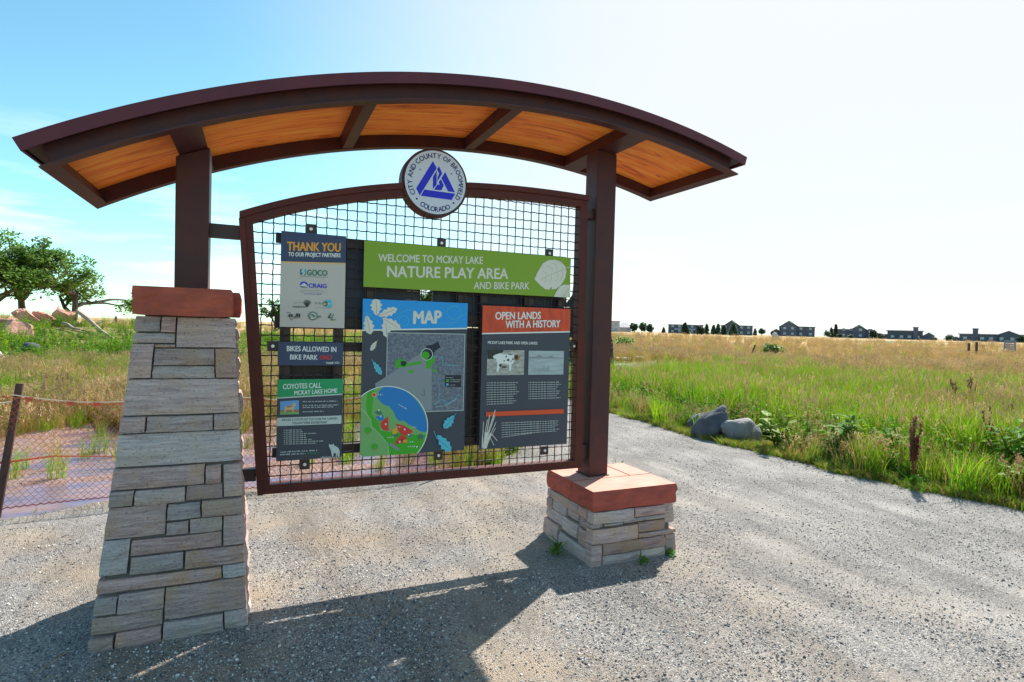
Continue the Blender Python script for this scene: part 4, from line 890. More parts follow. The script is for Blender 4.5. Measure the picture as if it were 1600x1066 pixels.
# --- history sign
s = Sign('history_sign', 'slate sign with red header reading OPEN LANDS WITH A HISTORY, beside the right post', 'sign', [(754.3, 476.7), (891.6, 483.8), (748.6, 702), (885.5, 694.5)]); s.base('slate')
z = Zm(745, 470, 8.2)
W_, Hh = s.x1-s.x0, s.z1-s.z0; zb = s.pt((754, 520.5))[1]
za, zc = s.pt((753.5, 520.5))[1], s.pt((891.5, 517.6))[1]
s.poly('header_band', [(0, za), (W_, zc), (W_, Hh), (0, Hh)], 'redprint', False, False); s.poly('header_rule', [(0, za-.009), (W_, zc-.009), (W_, zc), (0, za)], 'whiteprint', False, False)
s.text('OPEN LANDS', z(236, 240), z(820, 233), 11.3, 'whiteprint', .025); s.text('WITH A HISTORY', z(366, 350), z(1068, 338), 11.2, 'whiteprint', .025)
s.text('MCKAY LAKE PARK AND OPEN LANDS', z(140, 553), z(776, 562), 4.4, 'whiteprint', .015)
s.rect('picture', z(133, 632), z(600, 950), 'photocow')
s.poly('picture', [z(133, 632), z(345, 632), z(330, 665), z(250, 690), z(270, 745), z(133, 748)], 'blackprint')
s.poly('picture', [z(*q) for q in [(240, 690), (300, 672), (350, 690), (470, 690), (480, 720), (470, 800), (445, 812), (435, 900), (415, 902), (412, 820), (310, 800), (275, 905), (250, 905), (262, 800), (245, 745), (215, 740), (205, 710)]], 'whiteprint')
for q, rx, ry in (((375, 715), 1.2, 1.6), ((400, 760), 2.2, 1.8), ((350, 770), 1.2, 1.0), ((430, 690), 3.4, .7), ((435, 775), .9, 1.0), ((300, 830), 2.0, 2.6), ((350, 850), 4.0, 1.4), ((460, 750), 1.2, 1.6)): s.poly('picture', circ(*z(*q), rx, ry, 10), 'blackprint')
s.poly('picture', circ(*z(510, 730), 4.6, 5.0, 14), 'tan'); s.poly('picture', circ(*z(505, 725), 2.8, 3.6, 12), 'blackprint')
s.new('picture'); s.rect('picture', z(663, 640), z(1105, 945), 'photopale'); s.poly('picture', [z(665, 720), z(760, 715), z(790, 690), z(820, 700), z(840, 725), z(910, 722), z(945, 705), z(985, 722), z(1100, 730), z(1100, 742), z(665, 740)], 'textgrey')
for k in range(16): s.line('picture', [z(700+k*14, 930-(k % 3)*12), z(706+k*14, 830+(k*37 % 50))], .0022, 'textgrey')
for k, xe in enumerate((530, 490, 515, 510, 535, 505, 465, 475, 500, 460)): s.greek([(Zm(745, 580, 8.2)(122, 155+k*30.5), Zm(745, 580, 8.2)(xe, 151+k*29))], 1.65, 'greyprint')
for k, xe in enumerate((1050, 1068, 1035, 1010, 1055, 1050, 1020, 1070)): s.greek([(Zm(745, 580, 8.2)(655, 150+k*29.5), Zm(745, 580, 8.2)(xe, 145+k*28.5))], 1.65, 'greyprint')
z6 = Zm(745, 580, 8.2)
s.poly('red_band', [z6(112, 522), z6(1107, 484), z6(1107, 540), z6(112, 580)], 'redband')
for k, xe in enumerate((1040, 1035, 1040, 1000, 1050, 1015, 705)): s.greek([(z6(312, 668+k*30), z6(xe, 640+k*25.5))], 1.6, 'greyprint')
for (x0, y0, x1, y1, w_) in ((75, 990, 130, 620, 1.0), (85, 990, 230, 495, 1.1), (95, 990, 225, 565, 1.1), (100, 985, 160, 560, 1.2), (70, 970, 80, 645, .8), (105, 985, 240, 650, .8), (110, 985, 235, 725, .7), (110, 985, 170, 800, 2.4), (165, 790, 255, 890, .9), (160, 840, 212, 945, .7), (60, 985, 75, 760, 1.0), (90, 990, 120, 780, 3.2)):
    s.line('grass_print', [z6(x0, y0), z6((x0+x1)/2-4, (y0+y1)/2-10), z6(x1, y1)], w_*.0052, 'cream')
s.finish()
# --- round emblem
em = empty('round_emblem', (SC[0], 3.648, SC[1]), 0, 'round white and blue city emblem at the top of the grid', 'emblem')
mb = MB(); mb.tube([(0, .020, 0), (0, .008, 0)], [.213, .213], 64); mb.build('backing_disc', M['steel_dark'], em)
mb = MB(); mb.tube([(0, .0075, 0), (0, 0, 0)], [.204, .204], 64); mb.build('disc', M['sealwhite'], em)
mb = MB(); K = .203/357
LG = [[(557, 262), (603, 345), (400, 672), (357, 585)], [(455, 600), (823, 650), (780, 725), (413, 675)], [(703, 390), (820, 633), (737, 622), (658, 465)],
      [(630, 322), (668, 408), (610, 505), (612, 455), (632, 410), (611, 372), (606, 360)], [(602, 375), (602, 540), (557, 595), (557, 450)],
      [(655, 478), (687, 553), (657, 610), (570, 602), (608, 545), (640, 540), (624, 512)]]
from mathutils.geometry import tessellate_polygon
# undo the foreshortening of the disc as it is seen from the camera
sc0 = vy(*(600+592/7.61, 220+516/7.61), 3.648)
for q in LG:
    P = []
    for X, Y in q:
        w = vy(600+X/7.61, 220+Y/7.61, 3.648); P.append((w[0]-sc0[0], w[2]-sc0[2]))
    mb.add([(a, -.0012, b) for a, b in P], [tuple(t) for t in tessellate_polygon([[Vector((a, b, 0)) for a, b in P]])])
mb.build('emblem_mark', M['royal'], em)
def ring_text(body, R_, a0, a1, h, flip):
    """letters set round a circle from angle a0 to a1 (degrees, counter-clockwise from +x)"""
    mb = MB(); V2, _ = text_polys('H', .02); ch = V2[:, 1].max(); sc_ = h/ch
    adv = []
    for c in body:
        if c == ' ': adv.append(.30)
        else: V, _ = text_polys(c, .02); adv.append(V[:, 0].max()-V[:, 0].min()+.13)
    tot = sum(adv); pos = 0
    for c, w in zip(body, adv):
        ang = math.radians(a0+(a1-a0)*(pos+w/2)/tot); pos += w
        if c == ' ': continue
        V, Fs = text_polys(c, 0); cx_ = (V[:, 0].max()+V[:, 0].min())/2
        up = (math.cos(ang), math.sin(ang)) if not flip else (-math.cos(ang), -math.sin(ang)); rt = (up[1], -up[0])
        for k_, (qx, qz) in enumerate(((0, 0), (-1, 0), (1, 0), (0, 1), (0, -1))):
            vv = []
            for v in V:
                lx, ly = (v[0]-cx_)*sc_*.92+qx*.0010, (v[1]-ch/2)*sc_+qz*.0008; vv.append((R_*math.cos(ang)+rt[0]*lx+up[0]*ly, -.0008-.00015*k_, R_*math.sin(ang)+rt[1]*lx+up[1]*ly))
            mb.add(vv, Fs)
    mb.build('lettering', M['royal'] if 0 else M['navyink'], em)
M['navyink'] = mat('enamel_navy', (.012, .010, .14), .45)
ring_text('CITY AND COUNTY OF BROOMFIELD', .172, 214, -34, .031, False)
ring_text('COLORADO', .172, 236, 304, .031, True)
mb = MB()
for a in (224, 316): mb.tube([(.172*math.cos(math.radians(a)), 0, .172*math.sin(math.radians(a))), (.172*math.cos(math.radians(a)), -.0013, .172*math.sin(math.radians(a)))], .0065, 12)
mb.build('emblem_dot', M['navyink'], em)
for sx_ in (-1, 1):
    mb = MB(); mb.tube([(sx_*.105, 0, .07), (sx_*.105, -.004, .07)], [.006, .004], 10); mb.build('screw', M['textgrey'], em)

# ------------------------------------------------------------------ scattering
def gn_group():
    g = D.node_groups.new('scatter', 'GeometryNodeTree')
    g.interface.new_socket('Geometry', in_out='INPUT', socket_type='NodeSocketGeometry')
    g.interface.new_socket('Collection', in_out='INPUT', socket_type='NodeSocketCollection')
    g.interface.new_socket('Geometry', in_out='OUTPUT', socket_type='NodeSocketGeometry')
    gi = N(g, 'NodeGroupInput'); go = N(g, 'NodeGroupOutput'); ci = N(g, 'GeometryNodeCollectionInfo'); ip = N(g, 'GeometryNodeInstanceOnPoints')
    ci.inputs['Separate Children'].default_value = True; ci.inputs['Reset Children'].default_value = True
    def attr(nm, ty):
        a = N(g, 'GeometryNodeInputNamedAttribute', data_type=ty); a.inputs[0].default_value = nm; return a.outputs[0]
    l = g.links.new; l(gi.outputs['Geometry'], ip.inputs['Points']); l(gi.outputs['Collection'], ci.inputs[0]); l(ci.outputs[0], ip.inputs['Instance'])
    ip.inputs['Pick Instance'].default_value = True
    l(attr('idx', 'INT'), ip.inputs['Instance Index']); l(attr('rot', 'FLOAT_VECTOR'), ip.inputs['Rotation']); l(attr('scl', 'FLOAT_VECTOR'), ip.inputs['Scale'])
    l(ip.outputs[0], go.inputs[0]); return g
GN = gn_group()
def scatter(name, P, scl, meshes, tilt=.12, **kw):
    col = D.collections.new(name+'_source')
    for i, me in enumerate(meshes): o = D.objects.new('source', me); col.objects.link(o)
    n = len(P); me = D.meshes.new(name); me.vertices.add(n); me.vertices.foreach_set('co', np.asarray(P, 'f').ravel())
    a = me.attributes.new('idx', 'INT', 'POINT'); a.data.foreach_set('value', RNG.integers(0, len(meshes), n).astype('i'))
    a = me.attributes.new('rot', 'FLOAT_VECTOR', 'POINT'); r = np.zeros((n, 3), 'f'); r[:, :2] = RNG.normal(0, tilt, (n, 2)); r[:, 2] = RNG.uniform(0, 6.283, n); a.data.foreach_set('vector', r.ravel())
    a = me.attributes.new('scl', 'FLOAT_VECTOR', 'POINT'); s3 = np.asarray(scl, 'f'); s3 = np.repeat(s3[:, None], 3, 1) if s3.ndim == 1 else s3; a.data.foreach_set('vector', s3.ravel())
    o = link(name, me, **kw); m = o.modifiers.new('scatter', 'NODES'); m.node_group = GN
    for it in GN.interface.items_tree:
        if it.name == 'Collection' and it.in_out == 'INPUT': m[it.identifier] = col
    o['kind'] = 'stuff'; return o
def grass_clump(seed, n, h, spread, w, lean, mats, seedheads=0, hv=.35):
    rg_ = np.random.default_rng(seed); V = []; Fq = []; mi = []
    for i in range(n):
        a = rg_.uniform(0, 6.283); r = spread*math.sqrt(rg_.uniform()); bx, by = r*math.cos(a), r*math.sin(a)
        da = rg_.uniform(0, 6.283); L_ = h*rg_.uniform(1-hv, 1.1); ln = lean*rg_.uniform(.2, 1.3)*L_; dx, dy = math.cos(da), math.sin(da)
        fa = rg_.uniform(0, 6.283); wx, wy_ = math.cos(fa)*w/2, math.sin(fa)*w/2; m_ = int(rg_.integers(0, len(mats)-(1 if seedheads else 0)))
        b = len(V)
        for k, t in enumerate((0, .4, .75, 1)):
            ww = (1, .85, .5, .06)[k]; o_ = ln*t*t; z_ = L_*(t-.12*t*t*lean*2)
            V += [(bx+dx*o_-wx*ww, by+dy*o_-wy_*ww, z_), (bx+dx*o_+wx*ww, by+dy*o_+wy_*ww, z_)]
        for k in range(3): Fq.append((b+2*k, b+2*k+1, b+2*k+3, b+2*k+2)); mi.append(m_)
        if seedheads and rg_.uniform() < seedheads:
            tx, ty, tz_ = bx+dx*ln, by+dy*ln, L_*(1-.12*lean*2)
            for q in range(7):
                pa = rg_.uniform(0, 6.283); pr = rg_.uniform(.002, .022)*h/.5; zz = tz_-rg_.uniform(-.01, .13)*h; s_ = rg_.uniform(.004, .008)*h/.5
                px_, py_ = tx+pr*math.cos(pa), ty+pr*math.sin(pa); b = len(V)
                V += [(px_-s_, py_, zz-s_*1.3), (px_+s_*.4, py_-s_*.5, zz-s_), (px_+s_, py_, zz+s_*1.6), (px_-s_*.3, py_+s_*.5, zz+s_)]; Fq.append((b, b+1, b+2, b+3)); mi.append(len(mats)-1)
    return npmesh('clump', V, Fq, [M[q] for q in mats], mi)
def forb(seed, h, nst, mats, lw=.05, ll=.09, per=14, spread=.10):
    """leafy weed: stems with broad leaves"""
    rg_ = np.random.default_rng(seed); mb = MB()
    for s_ in range(nst):
        a = rg_.uniform(0, 6.283); r = spread*rg_.uniform(); H_ = h*rg_.uniform(.55, 1.05); b0 = Vector((r*math.cos(a), r*math.sin(a), 0)); tp = b0+Vector((math.cos(a)*H_*.3*rg_.uniform(), math.sin(a)*H_*.3*rg_.uniform(), H_))
        mb.tube([b0, b0.lerp(tp, .5)+Vector((0, 0, .02)), tp], [.005, .004, .002], 3, len(mats)-1, False)
        for k in range(per):
            t = rg_.uniform(.12, 1); p = b0.lerp(tp, t); la = rg_.uniform(0, 6.283); el = rg_.uniform(-.5, .6); s = rg_.uniform(.55, 1.15)*(1.15-.5*t)
            d = Vector((math.cos(la)*math.cos(el), math.sin(la)*math.cos(el), math.sin(el)+.15)); sd_ = Vector((-math.sin(la), math.cos(la), rg_.uniform(-.3, .3))); L_ = ll*s; W2 = lw*s/2
            q = p+d*L_*.15; m1 = p+d*L_*.5; tip = p+d*L_+Vector((0, 0, -L_*.2))
            mb.add([q, m1+sd_*W2, tip, m1-sd_*W2+Vector((0, 0, .004))], [(0, 1, 2, 3)], int(rg_.integers(0, max(1, len(mats)-1))))
    return mb.mesh('forb', [M[q] for q in mats])
green_src = [grass_clump(i, 46, .58, .13, .009, .33, ['green', 'green', 'green2']) for i in range(3)]+[grass_clump(9, 40, .66, .13, .007, .3, ['green', 'green2', 'dry', 'seed'], .2)]
dry_src = [grass_clump(20+i, 40, .60, .13, .0055, .45, ['dry', 'dry', 'green2', 'seed'], .55) for i in range(3)]
short_src = [grass_clump(30+i, 44, .13, .10, .007, .8, ['green', 'green2', 'dry']) for i in range(3)]
forb_src = [forb(40, .42, 5, ['leaf', 'leafy', 'green2']), forb(41, .34, 6, ['leaf', 'leaf', 'green2'], .035, .11), forb(42, .5, 5, ['green', 'leafy', 'green2'], .022, .10, 22), forb(43, .22, 6, ['leafy', 'leaf', 'green2'], .04, .06)]
brown_src = [forb(50, .5, 5, ['seed', 'dry', 'dry'], .018, .03, 34, .12), forb(51, .4, 6, ['seed', 'dock', 'dry'], .02, .03, 30, .14)]
def fan(n, r0, r1, a0=-30, a1=75, p=1.0):
    a = np.radians(RNG.uniform(a0, a1, n)); u = RNG.uniform(0, 1, n)
    r = r0*(r1/r0)**u if p == 1 else np.sqrt(r0*r0+(r1*r1-r0*r0)*u)
    return np.stack([r*np.sin(a), r*np.cos(a)], 1), r, np.degrees(a)
def nval(P, s, o): return np.array([noise.noise(Vector((x*s, y*s, o))) for x, y in P])
def edge_dist_right(P):   # distance beyond the right edge of the path
    xe = np.interp(P[:, 1], [-4, 1, 2.4, 3.2, 4, 5, 7, 9.5, 13.5, 15.5, 40], [9.5, 7.6, 6.95, 6.62, 6.4, 6.3, 6.2, 6.4, 7, 6.6, 6.6]); return P[:, 0]-xe
far_strips = PXS([(905, 585), (940, 582), (970, 578), (1000, 576), (1012, 574)]), PXS([(1040, 552), (1062, 553), (1100, 557), (1160, 559), (1220, 560), (1262, 561)])
def near_strip(P, w=2.2):
    m = np.zeros(len(P), bool)
    for st in far_strips:
        for a, b in zip(st, st[1:]):
            ab = b-a; t = np.clip(((P-a)@ab)/(ab@ab), 0, 1); m |= np.linalg.norm(P-(a+t[:, None]*ab), axis=1) < w
        # clear the line of sight just in front of the path as mown verge
    return m
BOULD = [(*(gp(px, 697)[:2]*k), .36) for px in (1100, 1130, 1160, 1185) for k in (.97, 1.04)]
def ok_ground(P, pud=True):
    m = ~in_poly(P, G_D)
    if True:
        m &= ~((P[:, 0] > -7.5) & (P[:, 0] < 2.1+.4*np.sin(P[:, 1]*3)) & (P[:, 1] > 4.2) & (P[:, 1] < 10.0+.5*np.sin(P[:, 0]*2.1)+.3*np.sin(P[:, 0]*5)))
    for bx, by, br in BOULD: m &= np.hypot(P[:, 0]-bx, P[:, 1]-by) > br
    return m & ~near_strip(P)
def zz3(P): return np.column_stack([P, terrain(P[:, 0], P[:, 1])-.01])
# tall green grass
P, r, A = fan(34000, 5.5, 62); er = edge_dist_right(P); nv_ = nval(P, .22, 3.3); k = ok_ground(P)
right = A > 30; dens = np.where(right, np.clip(1.15-1.15*sstep(19, 28, r+nv_*8), .02, 1), np.clip(.50+nv_*1.2, .05, 1))
dens = np.where(right & (er < 1.5), .16, dens); k &= RNG.uniform(0, 1, len(P)) < dens
P1, r1, A1_ = P[k], r[k], A[k]; sc_ = RNG.uniform(.75, 1.25, len(P1))*(1+.35*nval(P1, .4, 1))*(1+np.clip(r1-18, 0, 40)*.012)
sc_ *= np.where(edge_dist_right(P1) < 1.2, .72, 1)*np.where((A1_ < 25) & (r1 < 13), .85, 1)*np.where((np.abs(P1[:, 0]-BERM[0])+np.abs(P1[:, 1]-BERM[1]) < 22), .55, 1)
scatter('green_grass', zz3(P1), sc_, green_src, label='tall green meadow grass beyond the gravel path', cat='grass')
# dry seeding grass
P, r, A = fan(30000, 6, 120); nv_ = nval(P, .18, 8.1); k = ok_ground(P); right = A > 30
dens = np.where(right, np.clip(sstep(18, 27, r+nv_*8)+.035+np.clip(nv_-.12, 0, 1)*.6, 0, 1), np.clip(.62+nv_*1.4, .03, 1)); er = edge_dist_right(P); dens = np.where(right & (er < .8), .12, dens)
k &= RNG.uniform(0, 1, len(P)) < dens
P2, r2, A2_ = P[k], r[k], A[k]; sc_ = RNG.uniform(.7, 1.2, len(P2))*np.where(A2_ < 25, 1.2, 1)*(1+np.clip(r2-18, 0, 90)*.006)*np.where((np.abs(P2[:, 0]-BERM[0])+np.abs(P2[:, 1]-BERM[1]) < 22), .5, 1)*np.where(edge_dist_right(P2) < 1.5, .75, 1)
scatter('dry_grass', zz3(P2), sc_, dry_src, label='tan seeding grass across the far field', cat='grass')
# leafy weeds along the path and over the mound
P, r, A = fan(13000, 4.5, 45, 25, 78); er = edge_dist_right(P); k = ok_ground(P) & (er > .02) & (RNG.uniform(0, 1, len(P)) < np.where(er < 2.6, .85, .10))
Q, rq, Aq = fan(6500, 24, 50, -32, 16); kq = ok_ground(Q) & (RNG.uniform(0, 1, len(Q)) < np.clip(.35+nval(Q, .35, 9)*1.5, 0, .8))
Q2, rq2, Aq2 = fan(2500, 6, 14, -30, 30); kq2 = ok_ground(Q2) & (RNG.uniform(0, 1, len(Q2)) < .3)
P3 = np.vstack([P[k], Q[kq], Q2[kq2]]); er3 = np.concatenate([er[k], np.full(kq.sum()+kq2.sum(), 9.)])
sc_ = RNG.uniform(.6, 1.35, len(P3))*np.where(er3 < .35, .5, 1)*np.where(er3 < .9, .8, 1); sc_[k.sum():k.sum()+kq.sum()] *= 1.5
scatter('leafy_weeds', zz3(P3), sc_, forb_src, label='leafy green weeds along the gravel edge', cat='weeds')
P, r, A = fan(3400, 4.5, 30, 30, 78); er = edge_dist_right(P); k = ok_ground(P) & (er > .25) & (RNG.uniform(0, 1, len(P)) < np.where(er < 4, .16+nval(P, .6, 4)*.7+.16*(A > 52), .05+.08*(A > 50)))
Q, rq, Aq = fan(1500, 7, 30, -30, 30); kq = ok_ground(Q) & (RNG.uniform(0, 1, len(Q)) < .4)
P4 = np.vstack([P[k], Q[kq]]); scatter('dried_weeds', zz3(P4), RNG.uniform(.6, 1.15, len(P4)), brown_src, label='dried brown weeds gone to seed in the meadow', cat='weeds')
# short turf along all gravel edges
E_ = []
for i in range(len(G_D)):
    a = Vector(G_D[i]); b = Vector(G_D[(i+1) % len(G_D)])
    if a.y < 1.2 or (a.x < -3): continue
    t = (b-a); 
    if t.length > 1: continue
    t.normalize(); nn = Vector((-t.y, t.x))
    if in_poly(np.array([[a.x+nn.x*.1, a.y+nn.y*.1]]), G_D)[0]: nn = -nn
    rightside = a.x > 3.2
    for q in range(13 if rightside else 4):
        d = abs(random.gauss(0, .28 if rightside else .10))-.03; E_.append((a.x+nn.x*d+t.x*random.uniform(0, .12), a.y+nn.y*d+t.y*random.uniform(0, .12)))
E_ = np.array(E_); scatter('edge_turf', zz3(E_)+np.array([0, 0, .01]), RNG.uniform(.45, 1.1, len(E_)), short_src, label='short ragged turf at the edge of the gravel', cat='grass')
# reeds standing in the puddle
Q = np.column_stack([RNG.uniform(-5.5, 3.0, 300), RNG.uniform(6.4, 10.6, 300)]); Q = Q[nval(Q, .8, 2) > .0]
scatter('reeds', np.column_stack([Q, np.full(len(Q), -.06)]), RNG.uniform(.35, .7, len(Q)), dry_src[:1]+green_src[:1], label='sparse reeds standing in the puddle', cat='reeds')
# loose stones
def pebble(seed, m):
    bm = bmesh.new(); bmesh.ops.create_icosphere(bm, subdivisions=1, radius=1); rg_ = random.Random(seed)
    for v in bm.verts: v.co = Vector((v.co.x*rg_.uniform(.75, 1.25), v.co.y*rg_.uniform(.6, 1.0), v.co.z*rg_.uniform(.35, .7)))
    me = D.meshes.new('pebble'); bm.to_mesh(me); bm.free(); me.materials.append(M[m]); return me
M['peb_light'] = mat('pebble_pale', (.62, .59, .55), .9, rnd=.25); M['peb_dark'] = mat('pebble_slate', (.10, .10, .115), .85, rnd=.4); M['peb_mid'] = mat('pebble_grey', (.30, .285, .27), .9, rnd=.35)
P, r, A = fan(150000, 2.3, 12, -25, 75); k = in_poly(P, G_D); P, r = P[k], r[k]
def outside_pier(P, p): x0, x1, y0, y1 = p.b; return ~((P[:, 0] > x0-.01) & (P[:, 0] < x1+.01) & (P[:, 1] > y0-.01) & (P[:, 1] < y1+.01))
k = outside_pier(P, LP) & outside_pier(P, RP); dn = nval(P[:], 1.3, 0)+nval(P, .45, 6)*.8; k &= RNG.uniform(0, 1, len(P)) < np.clip(.62+dn*1.1, .12, 1); P = P[k]
scatter('loose_gravel', np.column_stack([P, np.full(len(P), .006)]), RNG.lognormal(math.log(.0036), .42, len(P)).clip(.0016, .011), [pebble(1, 'peb_light'), pebble(2, 'peb_dark'), pebble(3, 'peb_mid'), pebble(4, 'peb_mid'), pebble(5, 'peb_light'), pebble(6, 'peb_dark')], .5, label='loose crushed gravel over the path', cat='gravel')
# straw bits on the gravel
mb = MB(); rg = random.Random(4)
for i in range(60):
    g = gp(rg.uniform(20, 1000), rg.uniform(860, 1066)); 
    if not outside_pier(np.array([[g[0], g[1]]]), LP)[0] or not outside_pier(np.array([[g[0], g[1]]]), RP)[0]: continue
    a = rg.uniform(0, 3.14); L_ = rg.uniform(.02, .07); mb.tube([(g[0], g[1], .012), (g[0]+math.cos(a)*L_, g[1]+math.sin(a)*L_, .014+rg.uniform(0, .015))], .0011, 3)
for (a, b, c_, d_) in ((490, 958, 580, 968), (575, 1005, 620, 960), (50, 1060, 110, 1020), (240, 1010, 268, 998)):
    p, q = gp(a, b), gp(c_, d_); mb.tube([(p[0], p[1], .012), (q[0], q[1], .016)], .0018, 4)
mb.build('dry_straw', M['dry'], kind='stuff', label='bits of dry straw lying on the shaded gravel', cat='straw')

# ------------------------------------------------------------------ single plants
def plant(name, mb_parts, loc, label, cat, group=None, rz=0):
    root = empty(name, loc, rz, label, cat, group)
    for n_, mb, m in mb_parts: mb.build(n_, m, root)
    return root
def broad_plant(seed, h, stems, ll, lw, mats, per):
    rg_ = np.random.default_rng(seed); st, lf = MB(), MB()
    for s_ in range(stems):
        a = rg_.uniform(0, 6.283); H_ = h*rg_.uniform(.7, 1.05); tp = Vector((math.cos(a)*H_*.35, math.sin(a)*H_*.35, H_)); st.tube([(0, 0, 0), tp*.5+Vector((0, 0, .03)), tp], [.008, .006, .003], 5)
        for k in range(per):
            t = rg_.uniform(.2, 1); p = tp*t; la = rg_.uniform(0, 6.283); el = rg_.uniform(-.3, .7); s = rg_.uniform(.6, 1.1)
            d = Vector((math.cos(la)*math.cos(el), math.sin(la)*math.cos(el), math.sin(el))); sd_ = Vector((-math.sin(la), math.cos(la), rg_.uniform(-.25, .25)))
            L_, W2 = ll*s, lw*s/2; c0 = p+d*.02
            pts = [c0, c0+d*L_*.3+sd_*W2, c0+d*L_*.65+sd_*W2*.85-Vector((0, 0, L_*.05)), c0+d*L_-Vector((0, 0, L_*.2)), c0+d*L_*.65-sd_*W2*.85-Vector((0, 0, L_*.05)), c0+d*L_*.3-sd_*W2, c0+d*L_*.5-Vector((0, 0, L_*.09))]
            lf.add(pts, [(0, 1, 6), (1, 2, 6), (2, 3, 6), (3, 4, 6), (4, 5, 6), (5, 0, 6)], int(rg_.integers(0, 2)))
    return [('stem', st, M['green2']), ('foliage', lf, [M[q] for q in mats])]
g = gp(1212, 703); plant('leafy_sapling', broad_plant(1, .50, 8, .14, .12, ['leafy', 'leafy'], 10), (g[0], g[1], 0), 'broad leaved green sapling just right of the pale boulder', 'plant')
g = gp(1305, 722); plant('leafy_weed', broad_plant(2, .60, 10, .17, .07, ['leaf', 'leaf'], 16), (g[0], g[1], 0), 'tall weed with long pointed leaves on the path edge', 'plant')
g = gp(1372, 738); plant('leafy_weed', broad_plant(3, .50, 9, .14, .06, ['leaf', 'leafy'], 14), (g[0]+.5, g[1]+.2, 0), 'leafy weed left of the rust red dock stalks', 'plant')
g = gp(1592, 782); plant('leafy_weed', broad_plant(4, .32, 10, .12, .09, ['leafy', 'leafy'], 12), (g[0], g[1], 0), 'low bright yellow green weed at the right frame edge', 'plant')
g = gp(1565, 762); plant('leafy_weed', broad_plant(6, .70, 11, .16, .055, ['leaf', 'leafy'], 18), (g[0]+.35, g[1], 0), 'bushy weed above the low yellow green one at right', 'plant')
def dock(seed, h, stems):
    rg_ = np.random.default_rng(seed); st, hd, lf = MB(), MB(), MB()
    for s_ in range(stems):
        a = rg_.uniform(0, 6.283); sp = .16*h; tp = Vector((math.cos(a)*sp*rg_.uniform(), math.sin(a)*sp*rg_.uniform(), h*rg_.uniform(.7, 1.05))); st.tube([(0, 0, 0), tp], [.006, .003], 5)
        for k in range(120):
            t = rg_.uniform(.5, 1); p = tp*t; r_ = .026*(1.3-t)*rg_.uniform(.3, 1.3)+.004; al = rg_.uniform(0, 6.283); s = rg_.uniform(.005, .011); q = p+Vector((math.cos(al)*r_, math.sin(al)*r_, rg_.uniform(-.01, .01)))
            s *= 1.35; hd.add([q+Vector((-s, 0, -s)), q+Vector((s*.5, s, -s*.3)), q+Vector((s, 0, s)), q+Vector((-s*.4, -s, s*.5))], [(0, 1, 2, 3), (0, 2, 1)])
    for k in range(10):
        al = rg_.uniform(0, 6.283); d = Vector((math.cos(al), math.sin(al), .8)); s_ = Vector((-d.y, d.x, 0)); L_ = .22*rg_.uniform(.6, 1); lf.add([(0, 0, .02), d*L_*.5+s_*.02, d*L_, d*L_*.5-s_*.02], [(0, 1, 2, 3)])
    return [('stem', st, M['dock']), ('seed_head', hd, M['dock']), ('foliage', lf, M['leaf'])]
for i, (px, py, h, n, ex, lb) in enumerate(((1426, 765, .72, 8, .22, 'rust red dock nearest the path, thick triple spike'), (1545, 760, .80, 6, .8, 'rust red dock stalks near the right frame edge'), (1490, 650, .80, 5, 0, 'dark red dock farther out in the green grass, left of a pair'),
        (1516, 648, .85, 6, 0, 'dark red dock farther out in the green grass, right of a pair'), (1577, 700, .7, 4, .6, 'thin red dock spike at far right among dry weeds'))):
    g = gp(px, py); rg2 = np.array(g[:2]); rr = np.linalg.norm(rg2); rg2 = rg2*(1+ex/rr); plant('dock_plant', dock(60+i, h, n), (rg2[0], rg2[1], float(terrain(rg2[0], rg2[1]))), lb, 'dock plant', 'rust red docks in the meadow')
# weeds at the piers
for i, (px, py, lb) in enumerate(((868, 866, 'small green weed against the left face of the short pier'), (1003, 880, 'tiny green weed at the front foot of the short pier'), (1046, 868, 'tiny weed at the right front corner of the short pier'))):
    g = gp(px, py); plant('small_weed', [('foliage', (lambda m_: m_)(MB()), M['leaf'])] if 0 else broad_plant(30+i, .10 if i == 0 else .045, 7, .045 if i == 0 else .02, .015, ['leaf', 'leaf'], 9), (g[0], g[1]-.02, 0), lb, 'weed', 'weeds at the foot of the short pier')
root = empty('dry_tuft', (3.0, 4.45, 0), 0, 'tuft of dry orange grass behind the short pier', 'grass tuft'); o = link('blades', grass_clump(77, 40, .40, .08, .006, .5, ['dry', 'dry', 'seed', 'seed'], .5), root)

# ------------------------------------------------------------------ boulders
def boulder(name, loc, dims, seed, m, label, rot=(0, 0, 0), sub=4, rough=.22, facet=.0, cat='boulder', group=None):
    bm = bmesh.new(); bmesh.ops.create_icosphere(bm, subdivisions=sub, radius=1); rg_ = random.Random(seed)
    pl = [(Vector((rg_.gauss(0, 1), rg_.gauss(0, 1), rg_.gauss(0, .8))).normalized(), rg_.uniform(.62, .86)) for _ in range(9)]
    E_ = Matrix.Rotation(rot[2], 3, 'Z') @ Matrix.Rotation(rot[1], 3, 'Y') @ Matrix.Rotation(rot[0], 3, 'X')
    for v in bm.verts:
        c = v.co.copy()
        for n_, d in pl:
            k_ = c.dot(n_)
            if k_ > d: c -= n_*(k_-d)*.85
        c *= 1+rough*(noise.noise(c*1.4+Vector((seed, 0, 0)))*.8+noise.noise(c*4+Vector((seed, 3, 0)))*.22+noise.noise(c*11+Vector((seed, 3, 9)))*.10)
        v.co = E_ @ Vector((c.x*dims[0]/2, c.y*dims[1]/2, c.z*dims[2]/2))
    me = D.meshes.new(name); bm.to_mesh(me); bm.free(); me.materials.append(M[m])
    me.polygons.foreach_set('use_smooth', [facet == 0]*len(me.polygons)); o = link(name, me, label=label, cat=cat, group=group); o.location = loc; return o
